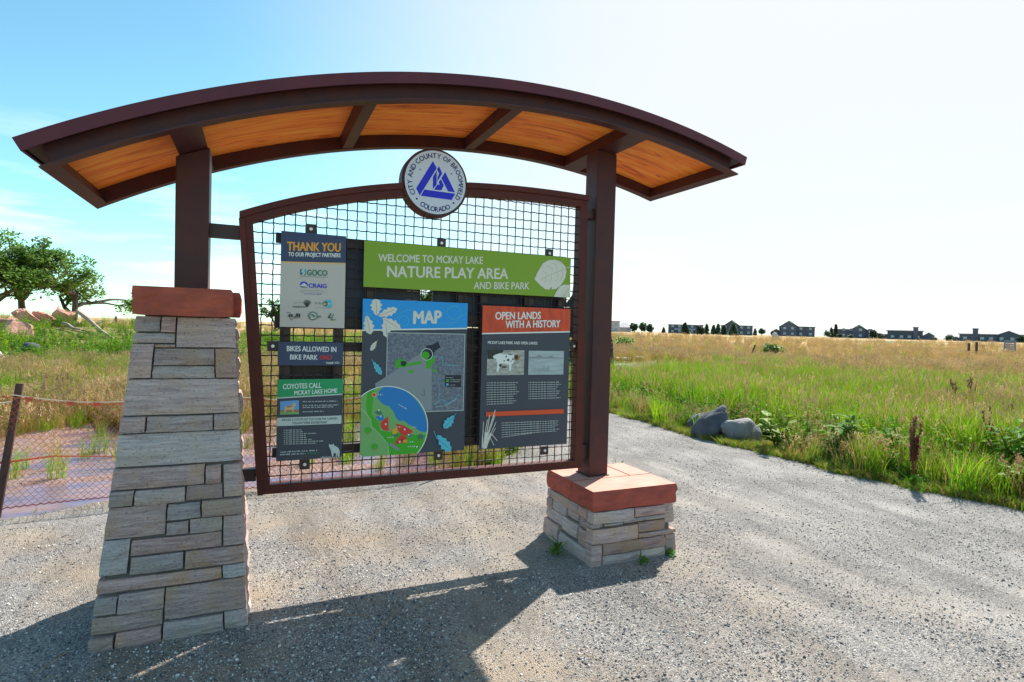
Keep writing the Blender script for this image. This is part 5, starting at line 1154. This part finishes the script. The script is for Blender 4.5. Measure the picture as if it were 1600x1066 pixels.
g = gp(1163, 694); boulder('boulder', (g[0]+.15, g[1]+.22, .13), (.70, .60, .46), 3, 'boulder', 'pale grey boulder, rightmost of the three at the path edge', (0, .15, .3))
g = gp(1119, 688); boulder('boulder', (g[0]+.06, g[1]+.16, .19), (.38, .42, .74), 8, 'boulder_dark', 'tallest dark boulder leaning between two others', (.1, .75, -.42))
g = gp(1100, 676); boulder('boulder', (g[0]+.05, g[1]+.12, .10), (.62, .42, .40), 12, 'boulder_dark', 'low dark boulder, leftmost of the three at the path edge', (0, -.25, .3))

# ------------------------------------------------------------------ orange safety fence
fence = empty('safety_fence', (-1.9, 5.95, 0), 0, 'sagging orange plastic mesh fence tied to a leaning post before the puddle', 'fence')
FO = Vector((-1.9, 5.95, 0))
a = vy(-6, 805, 5.85); b = vy(31, 600, 6.1)
mb = MB(); A_ = Vector((a[0], a[1], -.03)); B_ = Vector(b)
dr = (B_-A_); mb.tube([A_-FO, B_-FO], [.030, .028], 6); mb.build('post', M['tpost'], fence)
mb = MB(); mb.tube([Vector((2.25, 6.15, 0))-FO, Vector((2.28, 6.15, .95))-FO], [.018, .018], 6); mb.build('post', M['tpost'], fence)
mb = MB(); mb.tube([Vector((-6.2, 5.2, 0))-FO, Vector((-6.25, 5.2, 1.0))-FO], [.02, .02], 6); mb.build('post', M['tpost'], fence)
def fence_pt(s, t):   # s along (m, 0 at the near post), t height 0..1
    if s >= 0: base = Vector((-1.93+s, 5.86+.045*min(s, 4)+.03*math.sin(s*1.7), 0))
    else: base = Vector((-1.93+s*.985, 5.86+s*.15, 0))
    top = 0.93-.10*math.sin(min(1, abs(s)/4.2)*math.pi)-.035*math.sin(s*3.1)
    lean = (.10*max(0, 1-abs(s)/1.5))
    bulge = .05*math.sin(s*2.3+t*3)
    return base+Vector((lean*t, bulge+.12*t, .03+(top-.03)*t))-FO
mb = MB(); cw, ch_ = .052, 30
ns = int(4.15/cw); n0 = -int(4.2/cw)
def sag(t): return t
for j in range(ch_+1):
    t = j/ch_; pts = []
    for i in range(n0*2, ns*2+1):
        s_ = i*cw/2; dz = (.42/ch_)*(1 if (i+j) % 2 == 0 else -1)
        # the mesh droops in folds, denser near the bottom
        tt = max(0, min(1, (t+dz)))**(1.0+.10*math.sin(s_*1.3)); pts.append(fence_pt(s_, tt))
    for p0, p1 in zip(pts, pts[1:]):
        w = .0020 if 0 < j < ch_ else .005
        mb.add([p0+Vector((0, 0, -w)), p1+Vector((0, 0, -w)), p1+Vector((0, 0, w)), p0+Vector((0, 0, w)), p0+Vector((0, .002, 0)), p1+Vector((0, .002, 0))], [(0, 1, 2, 3), (0, 1, 5, 4), (3, 2, 5, 4)])
mb.build('netting', M['orange'], fence, kind='stuff')
mb = MB(); rp_ = [fence_pt(s_*.1, 1.0)+Vector((0, .012, .012)) for s_ in range(0, 42)]; mb.tube(rp_, .0045, 5); mb.build('rope', M['rope'], fence)
mb = MB(); p0 = fence_pt(0, .95); mb.tube([p0, p0+Vector((-1.2, -.3, -.14)), p0+Vector((-2.6, -.6, -.1))], .006, 5); mb.build('rope', M['rope'], fence)
mb = MB(); mb.tube([fence_pt(-.03, .40), fence_pt(.35, .46), fence_pt(.75, .44), fence_pt(1.1, .40)], [.010, .006, .004, .003], 5); mb.build('gathered_strand', M['orange'], fence)
mb = MB()
for s_ in (.12, .42, .62, 1.12, 1.32, 1.48, 1.6, 2.0, 2.5, 3.0, 3.4):
    p0 = fence_pt(s_, 1.0); mb.add([p0+Vector((-.035, .006, .016)), p0+Vector((.03, .006, .012)), p0+Vector((.022, .002, -.02)), p0+Vector((-.012, .0, -.03))], [(0, 1, 2, 3)])
mb.build('torn_edge', M['orange'], fence)

# ------------------------------------------------------------------ trees
def leaf_cloud(V, Fq, rg_, c, r, n, size, flat=.75):
    d = rg_.normal(0, 1, (n, 3)); d /= np.linalg.norm(d, axis=1)[:, None]; rad = r*rg_.uniform(.25, 1, n)**.6
    p = c+d*rad[:, None]*np.array([1, 1, flat]); a = rg_.uniform(0, 6.283, n); e_ = rg_.uniform(-.9, .9, n); s = size*rg_.uniform(.5, 1.3, n)
    u = np.stack([np.cos(a)*np.cos(e_), np.sin(a)*np.cos(e_), np.sin(e_)], 1)*s[:, None]; w = np.stack([-np.sin(a), np.cos(a), rg_.uniform(-.6, .6, n)], 1)*s[:, None]*.55
    b = len(V); V.extend(np.stack([p-u, p+w, p+u, p-w], 1).reshape(-1, 3).tolist()); Fq.extend((np.arange(n*4).reshape(-1, 4)+b).tolist())
def broadleaf(px, dist, h, width, seed, label, lean=0, leaves=9000, low=False, size=.11, group='cottonwoods behind the red rocks', m='crown', name='cottonwood_tree', thin=1.0):
    g_ = at(px, dist); root = empty(name, g_, 0, label, 'tree', group); rg_ = np.random.default_rng(seed); tr = MB(); tips = []
    right = Vector((CR[0], CR[1], 0)).normalized()
    def grow(p, d, L_, r_, lvl):
        n_ = 4; pts = [p]; q = p.copy(); dd = d.copy()
        for k in range(n_):
            dd = (dd+Vector(rg_.normal(0, .16, 3))+Vector((0, 0, .05 if not low else (-.02 if lvl else .03)))).normalized(); q = q+dd*L_/n_; pts.append(q.copy())
        tr.tube(pts, [r_*(1-.45*k/n_) for k in range(n_+1)], 6 if lvl < 2 else 4, 0, False)
        if lvl >= 3: tips.append((q, L_)); return
        if lvl >= 2: tips.append((pts[2], L_*.8))
        for k in range(int(rg_.integers(3, 5)) if lvl else 5):
            a_ = rg_.uniform(0, 6.283); sp = rg_.uniform(.5, 1.1); ax = Vector((math.cos(a_), math.sin(a_), rg_.uniform(-.2, .5)))
            nd = (dd*(1-.35*sp)+ax*sp*.9); nd.x *= width; nd.y *= width; nd = nd.normalized(); st = pts[2+int(rg_.integers(0, 3))]
            grow(st, nd, L_*rg_.uniform(.55, .82), r_*.55, lvl+1)
    grow(Vector((0, 0, -.2)), (Vector((0, 0, 1))+right*lean).normalized(), h*.42, h*.035, 0)
    tr.build('trunk', M['bark'], root, smooth=True)
    V, Fq = [], []; per = max(8, int(leaves/len(tips)))
    for q, L_ in tips:
        if rg_.uniform() < .12*thin: continue
        leaf_cloud(V, Fq, rg_, np.array(q), L_*rg_.uniform(.35, .75), int(per*rg_.uniform(.4, 1.5)), size)
    link('crown', npmesh('crown', V, Fq, [M[m]]), root); return root
broadleaf(34, 62, 9.6, 1.35, 4, 'tall cottonwood at the left frame edge, fullest crown', .15, 8500, size=.15, thin=2.2)
broadleaf(-25, 58, 8.2, 1.3, 9, 'cottonwood cut off by the left frame edge', .1, 9000, size=.15)
broadleaf(104, 60, 9.4, 2.3, 14, 'low spreading cottonwood with bare drooping limbs at its right', .55, 9000, True, size=.14, thin=2.6)
broadleaf(425, 48, 4.0, 1.2, 21, 'blue green tree seen through the grid left of the signs', 0, 2600, size=.12, group='trees seen through the grid')
broadleaf(660, 80, 8.6, 1.1, 23, 'tree behind the gap between banner and map', 0, 5000, size=.18, group='trees seen through the grid')
def small_tree(px, dist, h, w, kind, seed, label, group='young trees along the far edge of the field'):
    g_ = at(px, dist); root = empty('conifer_tree' if kind == 'c' else 'round_tree', g_, 0, label, 'tree', group); rg_ = np.random.default_rng(seed)
    tr = MB(); tr.tube([(0, 0, -.1), (0, 0, h*.6)], [h*.03, h*.012], 5); tr.build('trunk', M['bark'], root); V, Fq = [], []
    if kind == 'c':
        for k in range(14):
            t = k/14; z_ = h*(.12+.86*t); r_ = w/2*(1-t)**.8+.05
            for q in range(7): a_ = rg_.uniform(0, 6.283); leaf_cloud(V, Fq, rg_, np.array([math.cos(a_)*r_*.6, math.sin(a_)*r_*.6, z_]), r_*.5+.08, 16, h*.07, .5)
    else:
        for q in range(16):
            d = rg_.normal(0, 1, 3); d /= np.linalg.norm(d); leaf_cloud(V, Fq, rg_, np.array([0, 0, h*.48])+d*np.array([w*.36, w*.36, h*.36])*rg_.uniform(.3, 1), w*.24, 44, h*.12, .85)
    link('crown', npmesh('crown', V, Fq, [M['crown' if kind == 'b' else 'conifer']]), root)
DH = 300
for i, (px, d, h, w, kd, lb) in enumerate((
    (991, 220, 4.4, 3.4, 'r', 'dark round tree, leftmost of the clump right of the steel post'), (1003, 225, 4.6, 3.4, 'r', 'dark round tree in the middle of the clump right of the steel post'), (1015, 222, 3.9, 3.2, 'r', 'smaller round tree, right end of the clump right of the steel post'),
    (1037, 240, 2.6, 1.8, 'c', 'small lone conifer left of the flat roofed house'), (1070, 150, 3.2, 2.6, 'c', 'pale young conifer in front of the flat roofed house'), (1094, 170, 2.9, 3.0, 'r', 'bushy young tree at the right end of the flat roofed house'),
    (1104, 190, 3.6, 2.2, 'c', 'conifer right of the flat roofed house'), (1115, 200, 3.4, 2.0, 'c', 'conifer left of the gabled house, outer'), (1122, 200, 3.8, 2.0, 'c', 'conifer left of the gabled house, middle'), (1131, 180, 3.2, 2.4, 'c', 'conifer at the left corner of the gabled house'),
    (1146, 160, 3.4, 2.8, 'c', 'young conifer in front of the gabled house'), (1180, 260, 3.2, 1.7, 'c', 'narrow dark conifer between two gabled houses'), (1190, 240, 3.3, 3.0, 'r', 'round tree between two gabled houses'), (1208, 260, 2.4, 2.2, 'r', 'little shrub tree beside the lone gabled house'),
    (1299, 300, 5.0, 2.0, 'c', 'narrow dark conifer at the left end of the long house'), (1306, 305, 6.6, 2.2, 'c', 'tallest narrow conifer at the long house'), (1293, 285, 3.0, 4.0, 'r', 'broad shrub left of the long house'), (1313, 280, 2.0, 2.6, 'r', 'shrub before the long house, left one'),
    (1330, 280, 1.9, 3.2, 'r', 'shrub before the long house, right one'), (1364, 290, 4.6, 3.0, 'r', 'dark tree at the right end of the long house'), (1376, 300, 2.8, 5.0, 'r', 'low shrub mass before the hip roofed house'), (1461, 300, 1.6, 2.2, 'r', 'low bush in the open horizon gap, left'), (1483, 300, 2.9, 4.2, 'r', 'dark bush in the open horizon gap, right'),
    (1596, 310, 3.0, 4.0, 'r', 'dark tree at the right frame edge'))):
    small_tree(px, d, h, w, kd, 100+i, lb)
for i, (px, py, h, w, lb) in enumerate(((1207, 548, 1.1, 1.9, 'round green bush in the tan grass beyond the leaning stake'), (975, 535, 1.0, 2.4, 'grey green bush just right of the steel post'))):
    g_ = gp(px, py); d = math.hypot(g_[0], g_[1]); small_tree(px, min(d, 48), h, w, 'b', 150+i, lb, 'bushes in the field')

# ------------------------------------------------------------------ far houses
M['siding'] = mat('house_siding', (.085, .095, .135), .8, rnd=.18); M['siding2'] = mat('house_trim', (.20, .21, .25), .7); M['roof'] = mat('house_roof', (.42, .40, .42), .7, var=(.34, .33, .36), scale=1.5, rnd=.1)  # roof grey is pale because sunlight and its reflection are put into the colour
M['glass'] = mat('house_glass', (.20, .27, .36), .12, spec=1.0); M['sidingpale'] = mat('house_pale', (.45, .44, .45), .8)
def house(px0, px1, dist, wallh, label, gable=None, roof='hip', rh=1.8, depth=11, chim=None, porch=None, wing=None, pale=False, winds=4):
    c = at((px0+px1)/2, dist); W = (px1-px0)/F_PX*dist*.985/ max(.2, math.cos(math.atan((((px0+px1)/2)-800)/F_PX))**1)
    W = (px1-px0)/F_PX*dist*math.cos(math.atan(((px0+px1)/2-800)/F_PX))
    rz = math.atan2(-c.x, c.y); root = empty('house', (c.x, c.y, c.z-.2), rz, label, 'house', 'houses on the horizon'); w = W/2; H_ = wallh; wm_ = M['sidingpale'] if pale else M['siding']
    mb = MB(); mb.box(-w, w, 0, depth, -1, H_); mb.build('wall', wm_, root)
    mb = MB(); e_ = .5
    if roof == 'hip':
        r_ = min(W*.32, depth/2); mb.add([(-w-e_, -e_, H_), (w+e_, -e_, H_), (w+e_, depth+e_, H_), (-w-e_, depth+e_, H_), (-w+r_, depth/2, H_+rh), (w-r_, depth/2, H_+rh)], [(0, 1, 5, 4), (1, 2, 5), (2, 3, 4, 5), (3, 0, 4), (0, 3, 2, 1)])
    else:
        mb.add([(-w-e_, -e_, H_), (w+e_, -e_, H_), (w+e_, depth+e_, H_), (-w-e_, depth+e_, H_), (-w-e_, depth/2, H_+rh), (w+e_, depth/2, H_+rh)], [(0, 1, 5, 4), (1, 2, 5), (2, 3, 4, 5), (3, 0, 4), (0, 3, 2, 1)])
    rf = mb.build('roof', M['roof'], root)
    mb = MB(); mb.box(-w-e_, w+e_, -e_-.1, -e_, H_-.3, H_+.05); mb.build('fascia', M['siding2'], root)
    if gable:
        for gx, gw, gh in gable:
            mb = MB(); x = gx*W-w; q = gw*W/2
            mb.add([(x-q, -1.4, -1), (x+q, -1.4, -1), (x+q, .2, -1), (x-q, .2, -1), (x-q, -1.4, H_), (x+q, -1.4, H_), (x+q, .2, H_), (x-q, .2, H_), (x, -1.4, H_+gh), (x, .2, H_+gh)], [(0, 1, 5, 8, 4), (1, 2, 6, 5), (0, 4, 7, 3), (4, 8, 9, 7), (5, 6, 9, 8)]); mb.build('gable', wm_, root)
            mb = MB(); mb.add([(x-q-.5, -1.8, H_-.15), (x, -1.8, H_+gh+.15), (x+q+.5, -1.8, H_-.15), (x+q+.5, depth/2, H_-.15), (x, depth/2, H_+gh+.15), (x-q-.5, depth/2, H_-.15), (x-q-.5, -1.8, H_+.1), (x, -1.8, H_+gh+.4), (x+q+.5, -1.8, H_+.1)], [(0, 1, 4, 5), (1, 2, 3, 4), (0, 6, 7, 1), (1, 7, 8, 2)]); mb.build('gable_roof', M['siding2'], root)
    for k in range(winds):
        for fl in (0, 1):
            if fl == 1 and H_ < 4.5: continue
            x = -w+W*(k+.55+.1*math.sin(k*5+px0))/winds; zz_ = .9+fl*2.8; y_ = -.08
            if gable and any(abs(x-(gx*W-w)) < gw*W/2 for gx, gw, gh in gable): y_ = -1.5
            mb = MB(); mb.box(x-.75, x+.75, y_, y_+.06, zz_, zz_+1.3); f_ = mb.build('window', M['siding2'], root); mb = MB(); mb.box(x-.62, x+.62, y_-.03, y_, zz_+.1, zz_+1.2); mb.build('pane', M['glass'], f_)
    if chim:
        for cx_, ch__ in chim: mb = MB(); x = cx_*W-w; mb.box(x-.9, x+.9, -.7, .6, 0, H_+ch__-.5); mb.box(x-1.05, x+1.05, -.85, .75, H_+ch__-.5, H_+ch__); mb.build('chimney', wm_, root)
    if porch:
        for a_, b_ in porch: mb = MB(); x0, x1 = a_*W-w, b_*W-w; mb.add([(x0, -2.6, 2.5), (x1, -2.6, 2.5), (x1, 0, 3.3), (x0, 0, 3.3), (x0, -2.6, 2.3), (x1, -2.6, 2.3)], [(0, 1, 2, 3), (4, 5, 1, 0)]); mb.build('porch_roof', M['roof'], root)
    if wing:
        for a_, b_, hh, gg in wing:
            x0, x1 = a_*W-w, b_*W-w; xm = (x0+x1)/2; mb = MB(); mb.add([(x0, .5, -1), (x1, .5, -1), (x1, 7, -1), (x0, 7, -1), (x0, .5, hh), (x1, .5, hh), (x1, 7, hh), (x0, 7, hh), (xm, .5, hh+gg), (xm, 7, hh+gg)], [(0, 1, 5, 8, 4), (1, 2, 6, 5), (0, 4, 7, 3), (2, 3, 7, 9, 6)]); mb.build('garage_wall', wm_, root)
            mb = MB(); mb.add([(x0-.4, .1, hh-.1), (xm, .1, hh+gg+.1), (x1+.4, .1, hh-.1), (x1+.4, 7.3, hh-.1), (xm, 7.3, hh+gg+.1), (x0-.4, 7.3, hh-.1)], [(0, 1, 4, 5), (1, 2, 3, 4)]); mb.build('garage_roof', M['roof'], root)
house(948, 968, 330, 6.2, 'pale house at far left of the row, cut by the steel post', rh=1.5, pale=True, winds=2)
house(966, 986, 345, 2.8, 'low pale roofed house behind the first clump of trees', rh=3.2, pale=True, winds=2)
house(1045, 1097, 330, 5.3, 'dark house with flat wide roof and two pale porch roofs', rh=1.4, porch=[(.18, .42), (.58, .86)], winds=5)
house(1128, 1174, 330, 5.4, 'dark gabled house nearest left, tall gable at its left', gable=[(.34, .42, 2.4)], roof='gable', rh=1.3, winds=4)
house(1220, 1270, 330, 5.4, 'lone dark gabled house in the middle of the row', gable=[(.28, .46, 2.5)], roof='gable', rh=1.6, winds=4, wing=[(-.16, 0, 3.2, .6)])
house(1302, 1360, 335, 4.6, 'long dark house with small gable right of centre', gable=[(.66, .30, 1.9)], roof='gable', rh=1.2, winds=5)
house(1368, 1394, 350, 2.8, 'low distant house between the long one and the hip roofed one', rh=1.0, winds=2)
house(1391, 1437, 320, 4.4, 'dark house with broad pale hip roof and central chimney', rh=3.2, chim=[(.80, 1.7)], winds=4, wing=[(1.0, 1.32, 2.2, 1.5), (.18, .52, 2.0, 1.9)])
house(1510, 1590, 320, 3.4, 'wide low house with pale hip roof and chimney, rightmost', rh=2.9, chim=[(.25, 2.4)], gable=[(.75, .25, 1.2)], winds=7, wing=[(-.10, 0, 1.4, .6)])

# ------------------------------------------------------------------ mid distance things
def ptt(px, dist, z=0): p = at(px, dist); return Vector((p.x, p.y, p.z+z))
def stake(px, pyb, pyt, dx, r_, m, name, label, cat, group=None, square=False, dist=None):
    if dist is None: g_ = gp(px, pyb); dist = math.hypot(g_[0], g_[1])
    b = at(px, dist); Hh_ = (pyb-pyt)/F_PX*dist*math.cos(math.atan((px-800)/F_PX)); side = Vector((CR[0], CR[1], 0))*(dx/F_PX*dist*math.cos(math.atan((px-800)/F_PX)))
    mb = MB(); mb.tube([(0, 0, -.1), side+Vector((0, 0, Hh_))], [r_, r_], 4 if square else 6); o = mb.build(name, M[m]); o.location = b; return tag(o, label, cat, group)
stake(1170, 566, 538, 11, .045, 'tpost', 'leaning_stake', 'brown stake leaning right in the green field', 'stake', dist=36)
stake(1515, 556, 531, 0, .10, 'steel_dark', 'dark_post', 'left one of the two dark posts in the tan field', 'post', 'dark posts in the tan field', True, dist=58)
stake(1527, 559, 531, 0, .10, 'steel_dark', 'dark_post', 'right one of the two dark posts in the tan field', 'post', 'dark posts in the tan field', True, dist=56)
stake(1538, 544, 533, 0, .15, 'greywood', 'grey_post', 'short pale grey post right of the two dark posts', 'post', dist=90)
stake(181, 517, 496, 0, .07, 'greywood', 'fence_post', 'grey wooden fence post left of the tall pier', 'post', square=True, dist=44)
# slatted climbing board
b = at(1579, 75); sd_root = empty('slatted_board', b, math.atan2(-b.x, b.y), 'blue grey slatted climbing board standing in the tan field at right', 'climbing board')
M['bluegrey'] = mat('blue_grey_paint', (.16, .20, .27), .6)
mb = MB()
for sx_ in (-.40, .40): mb.tube([(sx_*1.15, -.35, -.1), (sx_*.95, .25, 1.55)], .06, 5)
mb.build('side_rail', M['bluegrey'], sd_root)
for k in range(9):
    t = k/8; mb = MB(); mb.box(-.40, .40, -.33+.58*t, -.27+.58*t, .08+1.4*t, .20+1.4*t); mb.build('slat', M['bluegrey'], sd_root)
# log bench and pale stones
g_ = gp(1006, 552); b = at(1006, 37); bn = empty('log_bench', b, math.atan2(-b.x, b.y)+.1, 'weathered log bench in the field right of the steel post', 'bench')
mb = MB(); mb.box(-.55, .55, -.10, .10, .28, .44); mb.build('seat', M['deadwood'], bn)
for s_ in (-1, 1): mb = MB(); mb.box(s_*.48-.07, s_*.48+.07, -.13, .13, -.05, .56); mb.build('leg', M['greywood'], bn)
M['palestone'] = mat('pale_stone', (.62, .58, .52), .9, var=(.5, .46, .4), scale=3)
b = at(972, 30); boulder('flat_stone', (b.x, b.y, b.z+.08), (1.2, .7, .25), 31, 'palestone', 'flat pale stone beside the lattice hut', sub=3, cat='stone')
b = at(1001, 31); boulder('flat_stone', (b.x, b.y, b.z+.10), (.8, .5, .25), 32, 'palestone', 'small pale stone right of the flat one', sub=3, cat='stone')
b = at(1212, 110); boulder('pale_rock', (b.x, b.y, b.z+.5), (1.6, 1.2, 1.9), 35, 'palestone', 'small upright pale rock before the lone gabled house', sub=3, cat='rock')
# lattice hut behind the right post
b = at(903, 22.5); hut = empty('lattice_hut', b, 0, 'dark woven lattice hut mostly hidden behind the right steel post', 'play hut'); M['weave'] = mat('dark_weave', (.05, .035, .03), .8)
mb = MB()
def hut_p(a_, t):
    r_ = 1.42*(1-.18*t) if t < .45 else 1.42*(1-.18*.45)*(1-(t-.45)/.55*.93); return Vector((r_*math.cos(a_), r_*math.sin(a_), 3.15*t))
nr = 30
for k in range(nr):
    for sg in (1, -1):
        pts = [hut_p(2*math.pi*k/nr+sg*t*1.9, t) for t in np.linspace(0, .97, 11)]; mb.tube(pts, .028, 4, 0, False)
for t in np.linspace(.0, .95, 14): mb.tube([hut_p(a_, t) for a_ in np.linspace(0, 2*math.pi, 25)], .022, 4, 0, False)
mb.build('lattice', M['weave'], hut)
mb = MB(); rr = 24; vv = [hut_p(2*math.pi*i/rr, t)*1.0*Vector((1, 1, 1)).x for t in (.42, .7, .95) for i in range(rr)]; vv = [Vector((v.x*.97, v.y*.97, v.z)) for v in vv]
mb.add(vv, [(k*rr+i, k*rr+(i+1) % rr, (k+1)*rr+(i+1) % rr, (k+1)*rr+i) for k in range(2) for i in range(rr)]); mb.build('roof_cone', M['weave'], hut)
mb = MB(); mb.tube([(0, 0, 2.95), (0, 0, 3.3), (0, 0, 3.42)], [.28, .24, .05], 10); mb.build('roof_cap', M['palestone'], hut)

# ------------------------------------------------------------------ red slabs and driftwood on the mound
def slab_rock(px, dist, dims, tilt, rz, seed, label, lift=0, m='rockred'):
    b_ = at(px, dist); bm = bmesh.new(); bmesh.ops.create_cube(bm, size=1); bmesh.ops.subdivide_edges(bm, edges=bm.edges[:], cuts=6, use_grid_fill=True); rg_ = random.Random(seed)
    sk = rg_.uniform(-.3, .3); R_ = Matrix.Rotation(math.atan2(-b_.x, b_.y)+rz, 3, 'Z') @ Matrix.Rotation(tilt[1], 3, 'Y') @ Matrix.Rotation(tilt[0], 3, 'X')
    for v in bm.verts:
        c = v.co.copy(); c.x += sk*c.z; c.x *= 1-.45*max(0, c.z+.1); c += Vector((noise.noise(c*2.5+Vector((seed, 0, 0))), noise.noise(c*2.5+Vector((0, seed, 0))), noise.noise(c*2.5+Vector((0, 0, seed)))))*.20+Vector((noise.noise(c*7), noise.noise(c*7+Vector((4, 0, 0))), noise.noise(c*7+Vector((0, 4, 0)))))*.07
        v.co = R_ @ Vector((c.x*dims[0]*.86, c.y*dims[1]*.86, c.z*dims[2]*.84))
    me = D.meshes.new('sandstone_slab'); bm.to_mesh(me); bm.free(); me.materials.append(M[m]); o = link('sandstone_slab', me, label=label, cat='rock', group='pink sandstone slabs on the mound'); o.location = (b_.x, b_.y, b_.z+lift*.6); return o
slab_rock(42, 40, (.85, .6, 1.35), (.15, -.55, 0), .2, 1, 'pink sandstone slab leaning left, left half of the pair under the cottonwood', .45)
slab_rock(60, 40.4, (1.15, .6, 1.15), (.1, .6, 0), 0, 2, 'pink sandstone slab sloping right, right half of the pair', .35)
slab_rock(96, 41, (1.15, .6, 1.35), (.15, .45, 0), .1, 3, 'pointed pink slab standing alone right of the pair', .45)
slab_rock(27, 34, (1.3, .6, 1.5), (-.5, .25, 0), .1, 4, 'broad rounded pink slab lying lowest in front', .15)
slab_rock(-8, 38, (2.2, .7, 1.0), (.1, 0, 0), 0, 5, 'low reddish slab at the left frame edge', .1)
b = at(47, 28); boulder('dark_rock', (b.x, b.y, b.z+.15), (.75, .6, .7), 41, 'boulder_dark', 'dark rock among weeds below the pink slabs', sub=3, cat='rock')
def log_thing(p0, p1, r_, label, m='deadwood', name='fallen_branch', group='bleached branches on the mound'):
    mid = (p0+p1)/2; mb = MB(); pts = [p0.lerp(p1, t)+Vector((0, 0, .12*math.sin(t*7)))*(t*(1-t)*2) for t in np.linspace(0, 1, 7)]; mb.tube([p-p0 for p in pts], [r_*(1-.5*t) for t in np.linspace(0, 1, 7)], 6)
    sp = pts[3]; mb.tube([sp-p0, sp-p0+Vector((.3, .1, .25))], [r_*.5, r_*.2], 4); o = mb.build(name, M[m]); o.location = p0; return tag(o, label, 'branch', group)
log_thing(ptt(121, 39, .85), ptt(181, 34, .02), .11, 'longest bleached trunk slanting down towards the pier'); log_thing(ptt(128, 39.5, .62), ptt(165, 35, .12), .09, 'thinner bleached trunk just under the longest one')
log_thing(ptt(98, 38, .25), ptt(124, 36, .22), .10, 'short pale log lying between slab and trunks'); log_thing(ptt(146, 31, .12), ptt(178, 30.5, .12), .07, 'grey twiggy branch lying in the weeds', 'greywood')
log_thing(ptt(58, 28, .1), ptt(72, 28, .35), .05, 'orange brown stump twig beside the dark rock', 'bark')
a, b = ptt(-12, 25, .55), ptt(14, 24, .05); mb = MB(); mb.tube([(0, 0, 0), b-a], .045, 8); o = mb.build('white_pipe', M['white']); o.location = a; tag(o, 'white plastic pipe slanting into the grass at left', 'pipe')
